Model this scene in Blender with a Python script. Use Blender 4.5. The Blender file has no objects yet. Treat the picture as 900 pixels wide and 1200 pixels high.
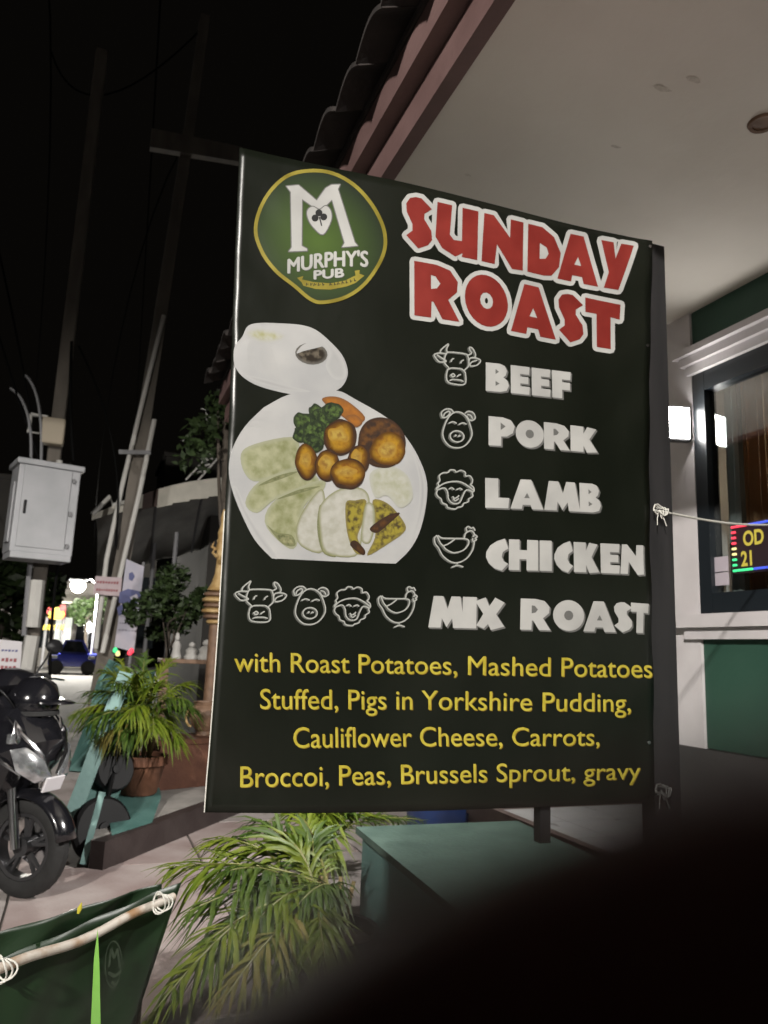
import bpy, bmesh, math, random
from mathutils import Vector, Matrix, noise
from mathutils.geometry import tessellate_polygon
random.seed(7)
scene = bpy.context.scene
col = scene.collection
R = math.radians

# ---------------------------------------------------------------- camera
CAM = Vector((0, 0, 1.25))
FPX, CX, CY = 900.0, 450.0, 600.0                 # the photograph is 900 x 1200
yaw, pitch, roll = R(20.7), R(10.4), R(2.2)
fwd = Vector((math.sin(yaw)*math.cos(pitch), math.cos(yaw)*math.cos(pitch), math.sin(pitch)))
r0 = Vector((math.cos(yaw), -math.sin(yaw), 0)); u0 = r0.cross(fwd)
rgt = r0*math.cos(roll) + u0*math.sin(roll)
upv = rgt.cross(fwd)
cd = bpy.data.cameras.new('camera'); cam = bpy.data.objects.new('camera', cd); col.objects.link(cam)
M = Matrix((rgt, upv, -fwd)).transposed().to_4x4(); M.translation = CAM
cam.matrix_world = M
cd.sensor_fit = 'VERTICAL'; cd.sensor_height = 36; cd.lens = 27
cd.clip_start = 0.004; cd.clip_end = 600
cd.dof.use_dof = True; cd.dof.focus_distance = 1.42; cd.dof.aperture_fstop = 7.5
scene.camera = cam

# ---------------------------------------------------------------- night sky, moon-weak sun, exposure
w = bpy.data.worlds.new('World'); scene.world = w; w.use_nodes = True
bg = w.node_tree.nodes['Background']
bg.inputs[0].default_value = (1.0, 0.86, 0.7, 1); bg.inputs[1].default_value = 0.0022
sl = bpy.data.lights.new('sun', 'SUN'); sl.energy = 0.02; sl.angle = R(12); sl.color = (1, .95, .87)
so = bpy.data.objects.new('sun', sl); col.objects.link(so)
so.rotation_euler = Vector((0.55, 0.75, -0.38)).to_track_quat('-Z', 'Y').to_euler()
scene.view_settings.view_transform = 'Standard'; scene.view_settings.look = 'None'
scene.view_settings.exposure = 0.0; scene.view_settings.gamma = 1
scene.view_settings.use_curve_mapping = False

# ---------------------------------------------------------------- helpers
def P(px, py, Y):
    "point of the plane y = Y seen at a pixel of the photograph"
    d = fwd + rgt*((px-CX)/FPX) - upv*((py-CY)/FPX)
    return CAM + d*(Y/d.y)

def PZ(px, py, Z):
    d = fwd + rgt*((px-CX)/FPX) - upv*((py-CY)/FPX)
    return CAM + d*((Z-CAM.z)/d.z)

MATS = {}
def mat(name, c, rough=.6, c2=None, scale=8, metal=0, bump=0, bscale=40, emit=None, estr=1, coat=0, spec=.5, stretch=None, detail=6, lo=.35, hi=.65):
    if name in MATS: return MATS[name]
    m = bpy.data.materials.new(name); m.use_nodes = True; nt = m.node_tree
    b = nt.nodes['Principled BSDF']
    b.inputs['Base Color'].default_value = (*c, 1); b.inputs['Roughness'].default_value = rough
    b.inputs['Metallic'].default_value = metal; b.inputs['Coat Weight'].default_value = coat
    b.inputs['Specular IOR Level'].default_value = spec
    if c2 is not None or bump:
        tc = nt.nodes.new('ShaderNodeTexCoord'); src = tc.outputs['Object']
        if stretch:
            mp = nt.nodes.new('ShaderNodeMapping'); mp.inputs['Scale'].default_value = stretch
            nt.links.new(src, mp.inputs[0]); src = mp.outputs[0]
    if c2 is not None:
        n = nt.nodes.new('ShaderNodeTexNoise'); n.inputs['Scale'].default_value = scale; n.inputs['Detail'].default_value = detail
        nt.links.new(src, n.inputs['Vector'])
        r = nt.nodes.new('ShaderNodeValToRGB'); r.color_ramp.elements[0].position = lo; r.color_ramp.elements[1].position = hi
        r.color_ramp.elements[0].color = (*c, 1); r.color_ramp.elements[1].color = (*c2, 1)
        nt.links.new(n.outputs['Fac'], r.inputs[0]); nt.links.new(r.outputs[0], b.inputs['Base Color'])
        mr = nt.nodes.new('ShaderNodeMapRange'); mr.inputs[3].default_value = max(0, rough-.1); mr.inputs[4].default_value = min(1, rough+.12)
        nt.links.new(n.outputs['Fac'], mr.inputs[0]); nt.links.new(mr.outputs[0], b.inputs['Roughness'])
    if bump:
        n2 = nt.nodes.new('ShaderNodeTexNoise'); n2.inputs['Scale'].default_value = bscale; n2.inputs['Detail'].default_value = 4
        nt.links.new(src, n2.inputs['Vector'])
        bp = nt.nodes.new('ShaderNodeBump'); bp.inputs['Strength'].default_value = bump; bp.inputs['Distance'].default_value = .01
        nt.links.new(n2.outputs['Fac'], bp.inputs['Height']); nt.links.new(bp.outputs[0], b.inputs['Normal'])
    if emit:
        b.inputs['Emission Color'].default_value = (*emit, 1); b.inputs['Emission Strength'].default_value = estr
    MATS[name] = m
    return m

def wloc(o):
    v = Vector((0, 0, 0))
    while o is not None: v += o.location; o = o.parent
    return v

def tag(o, label, cat, group=None):
    o['label'] = label; o['category'] = cat
    if group: o['group'] = group
    return o

def thing(name, label, cat, loc=(0, 0, 0), group=None):
    o = bpy.data.objects.new(name, None); o.empty_display_size = .1; col.objects.link(o); o.location = loc
    return tag(o, label, cat, group)

class MB:
    "collects faces in world coordinates; build() links them as one mesh object"
    def __init__(s, X=None): s.v = []; s.f = []; s.X = X
    def add(s, vs, fs):
        n = len(s.v)
        for p in vs:
            p = Vector(p); s.v.append(s.X @ p if s.X else p)
        s.f += [tuple(i+n for i in f) for f in fs]
        return s
    def box(s, lo, hi):
        x0, y0, z0 = lo; x1, y1, z1 = hi
        return s.add([(x0,y0,z0),(x1,y0,z0),(x1,y1,z0),(x0,y1,z0),(x0,y0,z1),(x1,y0,z1),(x1,y1,z1),(x0,y1,z1)],
                     [(0,3,2,1),(4,5,6,7),(0,1,5,4),(1,2,6,5),(2,3,7,6),(3,0,4,7)])
    def obox(s, c, size, rot=None, bev=0):
        hx, hy, hz = [k/2 for k in size]; c = Vector(c); rot = rot or Matrix.Identity(3)
        if bev <= 0:
            pts = [(-hx,-hy,-hz),(hx,-hy,-hz),(hx,hy,-hz),(-hx,hy,-hz),(-hx,-hy,hz),(hx,-hy,hz),(hx,hy,hz),(-hx,hy,hz)]
            return s.add([c + rot @ Vector(p) for p in pts], [(0,3,2,1),(4,5,6,7),(0,1,5,4),(1,2,6,5),(2,3,7,6),(3,0,4,7)])
        b = bmesh.new(); bmesh.ops.create_cube(b, size=1)
        for q in b.verts: q.co = Vector((q.co.x*size[0], q.co.y*size[1], q.co.z*size[2]))
        bmesh.ops.bevel(b, geom=b.edges[:], offset=bev, segments=2, affect='EDGES', profile=.5)
        b.verts.index_update()
        s.add([c + rot @ q.co for q in b.verts], [[q.index for q in f.verts] for f in b.faces]); b.free()
        return s
    def prism(s, pts, vec):
        "front outline pts (3-D) pushed along vec; front faces tessellated"
        pts = [Vector(p) for p in pts]; vec = Vector(vec); n = len(pts)
        tri = tessellate_polygon([pts])
        nrm = Vector((0, 0, 0))
        for i in range(n): nrm += pts[i].cross(pts[(i+1) % n])
        flip = nrm.dot(vec) > 0
        if flip: pts = pts[::-1]; tri = tessellate_polygon([pts])
        fs = []
        for t in tri:
            a = (pts[t[1]]-pts[t[0]]).cross(pts[t[2]]-pts[t[0]])
            t = tuple(t) if a.dot(vec) < 0 else tuple(t)[::-1]
            fs += [t, tuple(i+n for i in t[::-1])]
        fs += [(i, i+n, (i+1) % n + n, (i+1) % n) for i in range(n)]
        return s.add(pts + [p+vec for p in pts], fs)
    def tube(s, path, rad, n=8, cap=True, squash=1, up=None):
        path = [Vector(p) for p in path]; k = len(path)
        rad = rad if isinstance(rad, (list, tuple)) else [rad]*k
        vs = []; fs = []; prev = None
        for i, p in enumerate(path):
            d = (path[min(i+1, k-1)] - path[max(i-1, 0)]).normalized()
            if prev is None:
                ref = up or (Vector((0, 0, 1)) if abs(d.z) < .9 else Vector((1, 0, 0)))
                a = (ref - d*ref.dot(d)).normalized()
            else: a = (prev - d*prev.dot(d)).normalized()
            prev = a; b = d.cross(a)
            for j in range(n):
                t = 2*math.pi*j/n
                vs.append(p + (a*math.cos(t) + b*math.sin(t)*squash)*rad[i])
        for i in range(k-1):
            for j in range(n):
                fs.append((i*n+j, i*n+(j+1) % n, (i+1)*n+(j+1) % n, (i+1)*n+j))
        if cap: fs += [tuple(range(n))[::-1], tuple(range((k-1)*n, k*n))]
        return s.add(vs, fs)
    def lathe(s, c, prof, n=24, axis=(0, 0, 1), sx=1, sy=1):
        c = Vector(c); q = Vector((0, 0, 1)).rotation_difference(Vector(axis)).to_matrix()
        vs = []; fs = []
        for (r, h) in prof:
            for j in range(n):
                t = 2*math.pi*j/n; vs.append(c + q @ Vector((r*sx*math.cos(t), r*sy*math.sin(t), h)))
        for i in range(len(prof)-1):
            for j in range(n): fs.append((i*n+j, i*n+(j+1) % n, (i+1)*n+(j+1) % n, (i+1)*n+j))
        ring_ = tuple(prof[0]) == tuple(prof[-1])
        if prof[0][0] > 1e-5 and not ring_: fs.append(tuple(range(n))[::-1])
        if prof[-1][0] > 1e-5 and not ring_: fs.append(tuple(range((len(prof)-1)*n, len(prof)*n)))
        return s.add(vs, fs)
    def loft(s, rings, cap=True):
        n = len(rings[0]); fs = []
        for i in range(len(rings)-1):
            for j in range(n): fs.append((i*n+j, i*n+(j+1) % n, (i+1)*n+(j+1) % n, (i+1)*n+j))
        if cap: fs += [tuple(range(n))[::-1], tuple(range((len(rings)-1)*n, len(rings)*n))]
        return s.add([p for r in rings for p in r], fs)
    def build(s, name, m, parent=None, smooth=False, label=None, angle=40):
        off = wloc(parent)
        me = bpy.data.meshes.new(name); me.from_pydata([v-off for v in s.v], [], s.f)
        bm = bmesh.new(); bm.from_mesh(me); bmesh.ops.remove_doubles(bm, verts=bm.verts, dist=1e-6)
        bmesh.ops.recalc_face_normals(bm, faces=bm.faces); bm.to_mesh(me); bm.free()
        me.materials.append(m if not isinstance(m, str) else MATS[m])
        if smooth:
            me.polygons.foreach_set('use_smooth', [True]*len(me.polygons))
            try: me.set_sharp_from_angle(angle=R(angle))
            except Exception: pass
        o = bpy.data.objects.new(name, me); col.objects.link(o); o.parent = parent
        if label: o['label'] = label
        return o

def struct(o):
    o['kind'] = 'structure'; return o

def copy_tree(o, parent=None):
    c = o.copy(); col.objects.link(c); c.parent = parent
    for ch in list(o.children): copy_tree(ch, c)
    return c

def catmull(pts, n=6, closed=True):
    out = []; k = len(pts); pts = [Vector(p) for p in pts]
    rng = range(k) if closed else range(k-1)
    for i in rng:
        g = (lambda j: pts[j % k]) if closed else (lambda j: pts[max(0, min(k-1, j))])
        a, b, c, d = g(i-1), g(i), g(i+1), g(i+2)
        for j in range(n):
            t = j/n
            out.append(.5*((2*b) + (c-a)*t + (2*a-5*b+4*c-d)*t*t + (3*b-a-3*c+d)*t**3))
    if not closed: out.append(pts[-1])
    return out

def bez(a, b, c, n=12):
    a, b, c = Vector(a), Vector(b), Vector(c)
    return [a*(1-t)**2 + b*2*t*(1-t) + c*t*t for t in [i/n for i in range(n+1)]]

# ---------------------------------------------------------------- palette
mat('ground_asphalt', (.035,.034,.033), .85, (.06,.058,.055), 3, bump=.5, bscale=120)
mat('slab_concrete', (.19,.165,.155), .8, (.36,.325,.31), 1.6, bump=.35, bscale=60)
mat('slab_concrete_pink', (.22,.16,.15), .8, (.36,.31,.295), 2.1, bump=.35, bscale=60)
mat('kerb_concrete', (.2,.19,.175), .85, (.3,.28,.26), 5, bump=.4, bscale=60)
mat('kerb_face', (.03,.021,.02), .55, (.045,.034,.032), 7, bump=.2)
mat('vinyl', (.0038,.0052,.003), .33, (.007,.0088,.0054), 3, bump=.4, bscale=6, stretch=(1,1,.6), spec=.4)
mat('hem', (.010,.011,.010), .45)
mat('post_paint', (.012,.012,.013), .5, (.022,.021,.022), 14, stretch=(1,1,.1))
mat('print_white', (.35,.35,.34), .42, (.44,.44,.425), 7, bump=.1, bscale=12)
mat('print_shadow', (.12,.12,.115), .5)
mat('print_red', (.15,.014,.011), .4, (.21,.023,.017), 9, bump=.1, bscale=12)
mat('print_yellow', (.36,.295,.025), .45, (.47,.4,.05), 40)
mat('print_ochre', (.2,.135,.015), .5)
mat('print_gold', (.17,.135,.014), .45, (.27,.225,.03), 14)
mat('print_line', (.33,.34,.32), .5)
mat('print_line_dim', (.09,.094,.086), .5)
mat('plate_white', (.33,.335,.34), .42, (.41,.41,.405), 6, bump=.1, bscale=10)
mat('print_black', (.012,.012,.012), .5)
mat('soffit_paint', (.62,.575,.515), .85, (.72,.68,.62), 1.3, bump=.12, bscale=25)
mat('fascia_paint', (.11,.064,.06), .6, (.15,.09,.085), 4, bump=.15)
mat('roof_tile', (.014,.011,.010), .85, (.028,.022,.02), 10, bump=.3)
mat('green_paint', (.022,.068,.047), .6, (.03,.084,.058), 3, bump=.12, bscale=30)
mat('trim_white', (.55,.52,.53), .5, (.63,.6,.61), 5)
mat('plinth_paint', (.045,.045,.045), .7, (.065,.063,.062), 5, bump=.2)
mat('frame_dark', (.012,.016,.02), .35)
mat('room_dark', (.012,.011,.010), .8)
mat('tile_white', (.6,.6,.6), .3, (.7,.7,.69), 4)
mat('tile_brown', (.13,.09,.08), .6, (.17,.13,.11), 6)
mat('teal_paint', (.05,.12,.108), .6, (.07,.155,.14), 5, bump=.25, bscale=30)
mat('teal_light', (.14,.245,.23), .6, (.2,.32,.3), 7, bump=.2, bscale=30)
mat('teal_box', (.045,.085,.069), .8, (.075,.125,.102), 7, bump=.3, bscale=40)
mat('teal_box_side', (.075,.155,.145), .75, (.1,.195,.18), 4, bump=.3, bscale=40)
mat('black_plastic', (.006,.006,.0065), .5, spec=.3)
mat('rubber', (.009,.009,.009), .8, (.015,.015,.015), 20, bump=.2)
mat('scooter_black', (.008,.008,.01), .16, coat=.6)
mat('scooter_grey', (.05,.05,.055), .35)
mat('alloy', (.09,.09,.095), .4, metal=.8)
mat('chrome', (.6,.6,.62), .18, metal=1)
mat('lens_clear', (.3,.31,.32), .14, coat=1, c2=(.6,.62,.64), scale=16, metal=.75)
mat('terracotta', (.085,.035,.018), .8, (.15,.062,.032), 9, bump=.3)
mat('terracotta_dark', (.09,.035,.02), .8, (.13,.055,.032), 8, bump=.3)
mat('soil', (.03,.02,.014), .95)
mat('leaf_bright', (.07,.115,.007), .5, (.155,.19,.014), 14)
mat('leaf_mid', (.03,.07,.007), .55, (.075,.12,.013), 12)
mat('leaf_dark', (.018,.034,.010), .55, (.035,.06,.016), 10)
mat('leaf_old', (.15,.16,.025), .65, (.2,.16,.04), 10)
mat('joint_dirt', (.05,.043,.038), .95, (.09,.08,.07), 8)
mat('amber', (.5,.18,.02), .2, coat=.6)
mat('figure_white', (.36,.35,.33), .6, (.46,.45,.43), 12, bump=.3)
mat('stem_green', (.14,.15,.035), .5, (.2,.19,.06), 9)
mat('cane', (.21,.17,.075), .6, (.27,.2,.1), 9)
mat('bark', (.055,.045,.035), .9, (.09,.075,.06), 9, bump=.5)
mat('pole_concrete', (.11,.098,.083), .85, (.17,.15,.128), 6, bump=.3, stretch=(1,1,.3))
mat('conduit_white', (.5,.49,.46), .5, (.58,.57,.54), 4)
mat('cabinet_paint', (.35,.36,.375), .45, (.43,.435,.455), 3, bump=.1, detail=10, lo=.3, hi=.6)
mat('cabinet_grey', (.2,.2,.21), .5)
mat('meter_cream', (.42,.36,.27), .6)
mat('cable', (.008,.008,.008), 1, spec=0)
mat('awning_fabric', (.3,.3,.285), .8, (.42,.42,.4), 3)
mat('awning_valance', (.5,.48,.42), .8, (.6,.57,.5), 6)
mat('awning_valance_brown', (.075,.05,.045), .8, (.1,.07,.06), 6)
mat('carved_gold', (.33,.2,.07), .55, (.47,.33,.15), 16, bump=.5, bscale=50)
mat('carved_brown', (.13,.075,.045), .6, (.2,.12,.075), 16, bump=.4)
mat('cord_white', (.6,.59,.54), .7, (.66,.65,.6), 30)
mat('tarp_green', (.008,.022,.008), .4, (.013,.034,.012), 4, bump=.2, bscale=7)
mat('wood_white', (.55,.5,.44), .6, (.3,.17,.08), 14, lo=.5, hi=.72)
mat('blade_green', (.16,.38,.06), .4, (.2,.45,.09), 8)
mat('skin', (.085,.032,.026), .6, (.11,.042,.034), 60, spec=.25)
mat('sleeve', (.02,.02,.024), .9, (.03,.03,.034), 30)
mat('paper_lilac', (.45,.4,.45), .7)
mat('sign_white', (.5,.48,.5), .6, (.58,.56,.58), 3)
mat('sign_pink', (.42,.33,.35), .6, (.48,.39,.41), 10)
mat('ink_red', (.25,.06,.07), .6)
mat('ink_blue', (.08,.09,.22), .6)
mat('curtain_white', (.42,.43,.42), .9, (.5,.51,.5), 4)
mat('curtain_brown', (.3,.16,.08), .9, (.38,.21,.11), 3, stretch=(1,6,.2))
mat('far_dark', (.03,.028,.026), .9, (.05,.046,.042), .6)
mat('far_grey', (.12,.115,.105), .9, (.17,.16,.15), .6)
mat('car_blue', (.04,.05,.32), .25, coat=.5)
mat('glass_dark', (.01,.012,.014), .05)
mat('bucket_blue', (.012,.035,.13), .4)
mat('lamp_grey', (.12,.12,.125), .4, metal=.5)
mat('lamp_led', (1,1,1), .4, emit=(1,.97,.93), estr=65)
mat('streetlamp_led', (1,1,1), .4, emit=(1,.96,.88), estr=60)
mat('sign_red_lit', (.3,.01,.01), .5, emit=(1,.05,.02), estr=.75)
mat('sign_yellow_lit', (.4,.3,.01), .5, emit=(1,.62,.01), estr=.9)
mat('led_red', (.3,.02,.03), .4, emit=(1,.06,.1), estr=1.4)
mat('led_yellow', (.3,.25,.1), .4, emit=(1,.85,.35), estr=1.2)
mat('led_green', (.02,.3,.1), .4, emit=(.08,1,.35), estr=1.0)
mat('led_blue', (.02,.03,.4), .4, emit=(.1,.18,1), estr=.7)
mat('led_letter', (.3,.25,.02), .5, emit=(.75,.6,.12), estr=.45)
mat('led_panel', (.02,.012,.014), .5, emit=(.2,.06,.12), estr=.03)
mat('shop_glow', (.3,.3,.28), .5, emit=(.9,.95,.85), estr=.9)

def glass_mat():
    m = bpy.data.materials.new('window_glass'); m.use_nodes = True; nt = m.node_tree; nt.nodes.clear()
    o = nt.nodes.new('ShaderNodeOutputMaterial'); t = nt.nodes.new('ShaderNodeBsdfTransparent'); g = nt.nodes.new('ShaderNodeBsdfGlossy')
    t.inputs[0].default_value = (.8,.84,.84,1); g.inputs['Roughness'].default_value = .03
    f0 = nt.nodes.new('ShaderNodeLayerWeight'); f0.inputs[0].default_value = .22; f = nt.nodes.new('ShaderNodeMath'); f.operation = 'MULTIPLY_ADD'; f.inputs[1].default_value = .5; f.inputs[2].default_value = .04; nt.links.new(f0.outputs['Facing'], f.inputs[0]); mx = nt.nodes.new('ShaderNodeMixShader')
    nt.links.new(f.outputs[0], mx.inputs[0]); nt.links.new(t.outputs[0], mx.inputs[1]); nt.links.new(g.outputs[0], mx.inputs[2])
    nt.links.new(mx.outputs[0], o.inputs[0]); MATS['window_glass'] = m
glass_mat()


def translucent(name, c):
    m = MATS[name]; nt = m.node_tree; b = nt.nodes['Principled BSDF']; o = nt.nodes['Material Output']
    t = nt.nodes.new('ShaderNodeBsdfTranslucent'); t.inputs[0].default_value = (*c, 1); mx = nt.nodes.new('ShaderNodeMixShader'); mx.inputs[0].default_value = .18
    nt.links.new(b.outputs[0], mx.inputs[1]); nt.links.new(t.outputs[0], mx.inputs[2]); nt.links.new(mx.outputs[0], o.inputs[0])
translucent('leaf_bright', (.12,.22,.02)); translucent('leaf_mid', (.09,.17,.02)); translucent('curtain_brown', (.4,.22,.11)); translucent('curtain_white', (.5,.5,.5))

# ================================================================ THE MENU BANNER
YB = 1.72
def wave(p):
    "gentle sag of the vinyl, towards the viewer is negative"
    x, z = p.x, p.z
    a = .007*math.sin(7.0*x + 2.2*z) + .004*math.sin(3*z + 11*x*0.5 + 1)
    e = max(0, min(1, (x-.25)/.15)); a += .002*math.exp(-((x-.29)/.05)**2)*math.sin(9*z)
    a += .0022*math.exp(-((x-.3)/.055)**2)*math.sin(41*z+23*x)*(.3+.7*math.exp(-((z-1.9)/.3)**2))
    a += .003*math.exp(-((x-1.43)/.06)**2)*math.sin(26*z-14*x)
    a += .010*math.exp(-((z-.95)/.09)**2)*math.sin(5.5*x+.6)
    a += .006*noise.noise(Vector((x*3.1, z*2.3, 4.0)))
    return a
def BP(px, py, d):
    p = P(px, py, YB); p.y += wave(p) - d
    return p
LAY = .0016; STEP = .00035
banner = thing('menu_banner', 'large dark vinyl banner reading Sunday Roast tied to a black post', 'banner', (1.0, YB, 0))

def lerp(a, b, t): return a + (b-a)*t
def interp(tab, t):
    for (a, va), (b, vb) in zip(tab, tab[1:]):
        if t <= b: return [lerp(x, y, (t-a)/(b-a)) for x, y in zip(va, vb)]
    return tab[-1][1]
LEFT = [(0,(281,172)),(.11,(277.5,260)),(.29,(272,400)),(.5,(266,560)),(.68,(258,700)),(.87,(247.5,850)),(1,(240,952))]
RIGHT = [(0,(763,283)),(.5,(764,612)),(1,(767,939))]
g = MB(); NX, NZ = 60, 80; vs = []
for j in range(NZ+1):
    t = j/NZ; L = interp(LEFT, t); Rr = interp(RIGHT, t)
    for i in range(NX+1):
        s = i/NX
        y = lerp(L[1], Rr[1], s) + (5*math.sin(math.pi*s)*t**6) - 1.5*math.sin(math.pi*s)*(1-t)**6
        vs.append(BP(lerp(L[0], Rr[0], s), y, 0))
fs = [(j*(NX+1)+i, (j+1)*(NX+1)+i, (j+1)*(NX+1)+i+1, j*(NX+1)+i+1) for j in range(NZ) for i in range(NX)]
g.add(vs, fs)
sheet = g.build('sheet', 'vinyl', banner, smooth=True, angle=180)
sol = sheet.modifiers.new('thickness', 'SOLIDIFY'); sol.thickness = .0015; sol.offset = 1

def area2(p): return sum(p[i][0]*p[(i+1) % len(p)][1] - p[(i+1) % len(p)][0]*p[i][1] for i in range(len(p)))
def offset_poly(p, d):
    "grow a 2-D outline by d"
    if area2(p) < 0: p = p[::-1]
    q = [p[0]]
    for a in p[1:]:
        if (Vector(a)-Vector(q[-1])).length > .05: q.append(a)
    if (Vector(q[0])-Vector(q[-1])).length < .05: q.pop()
    p = [Vector(a) for a in q]; out = []
    for i in range(len(p)):
        a, b, c = p[i-1], p[i], p[(i+1) % len(p)]
        e1 = (b-a).normalized(); e2 = (c-b).normalized()
        n1 = Vector((e1.y, -e1.x)); n2 = Vector((e2.y, -e2.x))
        cr = e1.x*e2.y - e1.y*e2.x
        m = (n1+n2); k = m.length
        if k < .3: m = n1; k = 1
        m /= k; ln = d/max(.55, m.dot(n1))
        if cr > .25 and d > 0:
            out += [tuple(b+n1*d), tuple(b+m*d), tuple(b+n2*d)]
        else: out.append(tuple(b+m*ln))
    return out

def fillpoly(mb, loops, lay, ox=0, oy=0, maxlen=9):
    "loops in pixels: first the outline, then holes; lay = print layer"
    l3 = [[Vector((x+ox, y+oy, 0)) for x, y in lp] for lp in loops]
    flat = [p for lp in l3 for p in lp]
    tris = tessellate_polygon(l3)
    if maxlen:
        bm = bmesh.new(); bv = [bm.verts.new(p) for p in flat]
        for t in tris:
            try: bm.faces.new([bv[i] for i in t])
            except ValueError: pass
        for _ in range(5):
            ed = [e for e in bm.edges if e.calc_length() > maxlen]
            if not ed: break
            bmesh.ops.subdivide_edges(bm, edges=ed, cuts=1); bmesh.ops.triangulate(bm, faces=bm.faces[:])
        bm.verts.index_update()
        flat = [v.co.copy() for v in bm.verts]; tris = [[v.index for v in f.verts] for f in bm.faces]; bm.free()
    mb.add([BP(p.x, p.y, LAY + lay*STEP) for p in flat], tris)
    return flat

def stroke(mb, pts, wd, lay, closed=False, ox=0, oy=0):
    pts = [Vector((p[0]+ox, p[1]+oy)) for p in pts]; n = len(pts); L = []; Rr = []
    for i in range(n):
        if closed: d = pts[(i+1) % n] - pts[i-1]
        else: d = pts[min(n-1, i+1)] - pts[max(0, i-1)]
        if d.length < 1e-6: d = Vector((1, 0))
        d.normalize(); nn = Vector((-d.y, d.x))*wd/2
        L.append(pts[i]+nn); Rr.append(pts[i]-nn)
    vs = [BP(p.x, p.y, LAY+lay*STEP) for p in L] + [BP(p.x, p.y, LAY+lay*STEP) for p in Rr]
    m = n if closed else n-1
    mb.add(vs, [(i, (i+1) % n, (i+1) % n + n, i+n) for i in range(m)])

def ell(cx, cy, rx, ry, n=20, rot=0):
    c, s = math.cos(rot), math.sin(rot)
    return [(cx+rx*math.cos(2*math.pi*i/n)*c-ry*math.sin(2*math.pi*i/n)*s, cy+rx*math.cos(2*math.pi*i/n)*s+ry*math.sin(2*math.pi*i/n)*c) for i in range(n)]
def cm(pts, n=5): return [(p.x, p.y) for p in catmull([(x, y, 0) for x, y in pts], n)]

def cmo(pts, n=4): return [(p.x, p.y) for p in catmull([(x, y, 0) for x, y in pts], n, False)]

GL = {
 'B': [[(0,0),(0,1),(.6,1),(.82,.94),(.92,.77),(.86,.6),(.75,.53),(.93,.43),(1,.25),(.9,.06),(.62,0)],[(.42,.62),(.42,.8),(.57,.71)],[(.42,.2),(.42,.38),(.6,.29)]],
 'E': [[(0,0),(0,1),(1,1),(.97,.72),(.5,.72),(.5,.63),(.93,.63),(.93,.38),(.5,.38),(.5,.28),(1,.28),(.97,0)]],
 'F': [[(0,0),(0,1),(1,1),(.97,.7),(.53,.7),(.53,.6),(.95,.6),(.95,.32),(.53,.32),(.53,0)]],
 'P': [[(0,0),(0,1),(.55,1),(.85,.93),(1,.72),(.93,.48),(.7,.34),(.48,.33),(.48,0)],[(.46,.55),(.46,.82),(.65,.69)]],
 'O': [ell(.5,.5,.5,.5,28), ell(.5,.5,.15,.16,12)],
 'R': [[(0,0),(0,1),(.5,1),(.8,.94),(.97,.75),(.95,.55),(.75,.38),(1,0),(.62,0),(.42,.3),(.38,.3),(.37,0)],[(.37,.53),(.37,.79),(.47,.78),(.58,.66),(.5,.56)]],
 'K': [[(0,0),(0,1),(.48,1),(.48,.72),(.62,1),(.95,.95),(.7,.52),(1,.02),(.6,-.02),(.48,.25),(.48,0)]],
 'L': [[(0,0),(0,1),(.55,1),(.55,.35),(1,.35),(.96,0)]],
 'A': [[(0,0),(.32,1),(.64,1),(1,0),(.65,0),(.61,.14),(.37,.14),(.34,0)],[(.42,.37),(.51,.55),(.59,.37)]],
 'M': [[(0,0),(.14,1),(.4,1),(.52,.6),(.62,1),(.86,1),(1,0),(.68,0),(.65,.3),(.5,.02),(.37,.3),(.34,0)]],
 'C': [[(.85,1.02),(.5,.93),(.2,.78),(.03,.56),(.02,.4),(.15,.2),(.4,.04),(.72,-.03),(1,.2),(.8,.28),(.71,.42),(.76,.58),(1,.7)]],
 'H': [[(0,0),(0,1),(.36,1),(.36,.66),(.62,.66),(.62,1),(1,1),(1,0),(.6,0),(.6,.36),(.36,.36),(.36,0)]],
 'I': [[(0,0),(0,1),(1,1),(1,0)]],
 'N': [[(0,0),(.08,1),(.3,1),(.68,.62),(.7,1),(1,1),(.98,0),(.72,-.02),(.37,.42),(.31,0)]],
 'X': [[(0,.87),(.35,1),(.48,.72),(.68,1),(1,.85),(.72,.47),(1,.08),(.55,-.04),(.45,.15),(.3,0),(.05,.1),(.28,.47)]],
 'S': [[(.37,1),(.59,1),(1,.83),(.71,.71),(.7,.6),(.97,.4),(1,.22),(.84,.1),(.46,0),(0,.22),(.24,.33),(.24,.46),(.02,.68),(0,.84),(.15,.96)]],
 'T': [[(0,1),(1,.98),(.98,.66),(.72,.68),(.72,0),(.32,0),(.32,.7),(0,.7)]],
 'U': [[(.05,1),(.39,1),(.33,.4),(.42,.31),(.61,.32),(.63,1),(1,1),(.96,0),(.6,0),(.62,.08),(.45,-.02),(.15,.1),(.0,.3)]],
 'D': [[(0,0),(.03,1),(.45,1),(.8,.85),(1,.55),(.95,.25),(.72,.03),(.5,0)],[(.37,.33),(.38,.66),(.58,.6),(.64,.48),(.55,.36)]],
 'Y': [[(0,1),(.38,1),(.45,.66),(.62,1),(1,1),(.55,0),(.1,0),(.25,.35)]],
}
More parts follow.
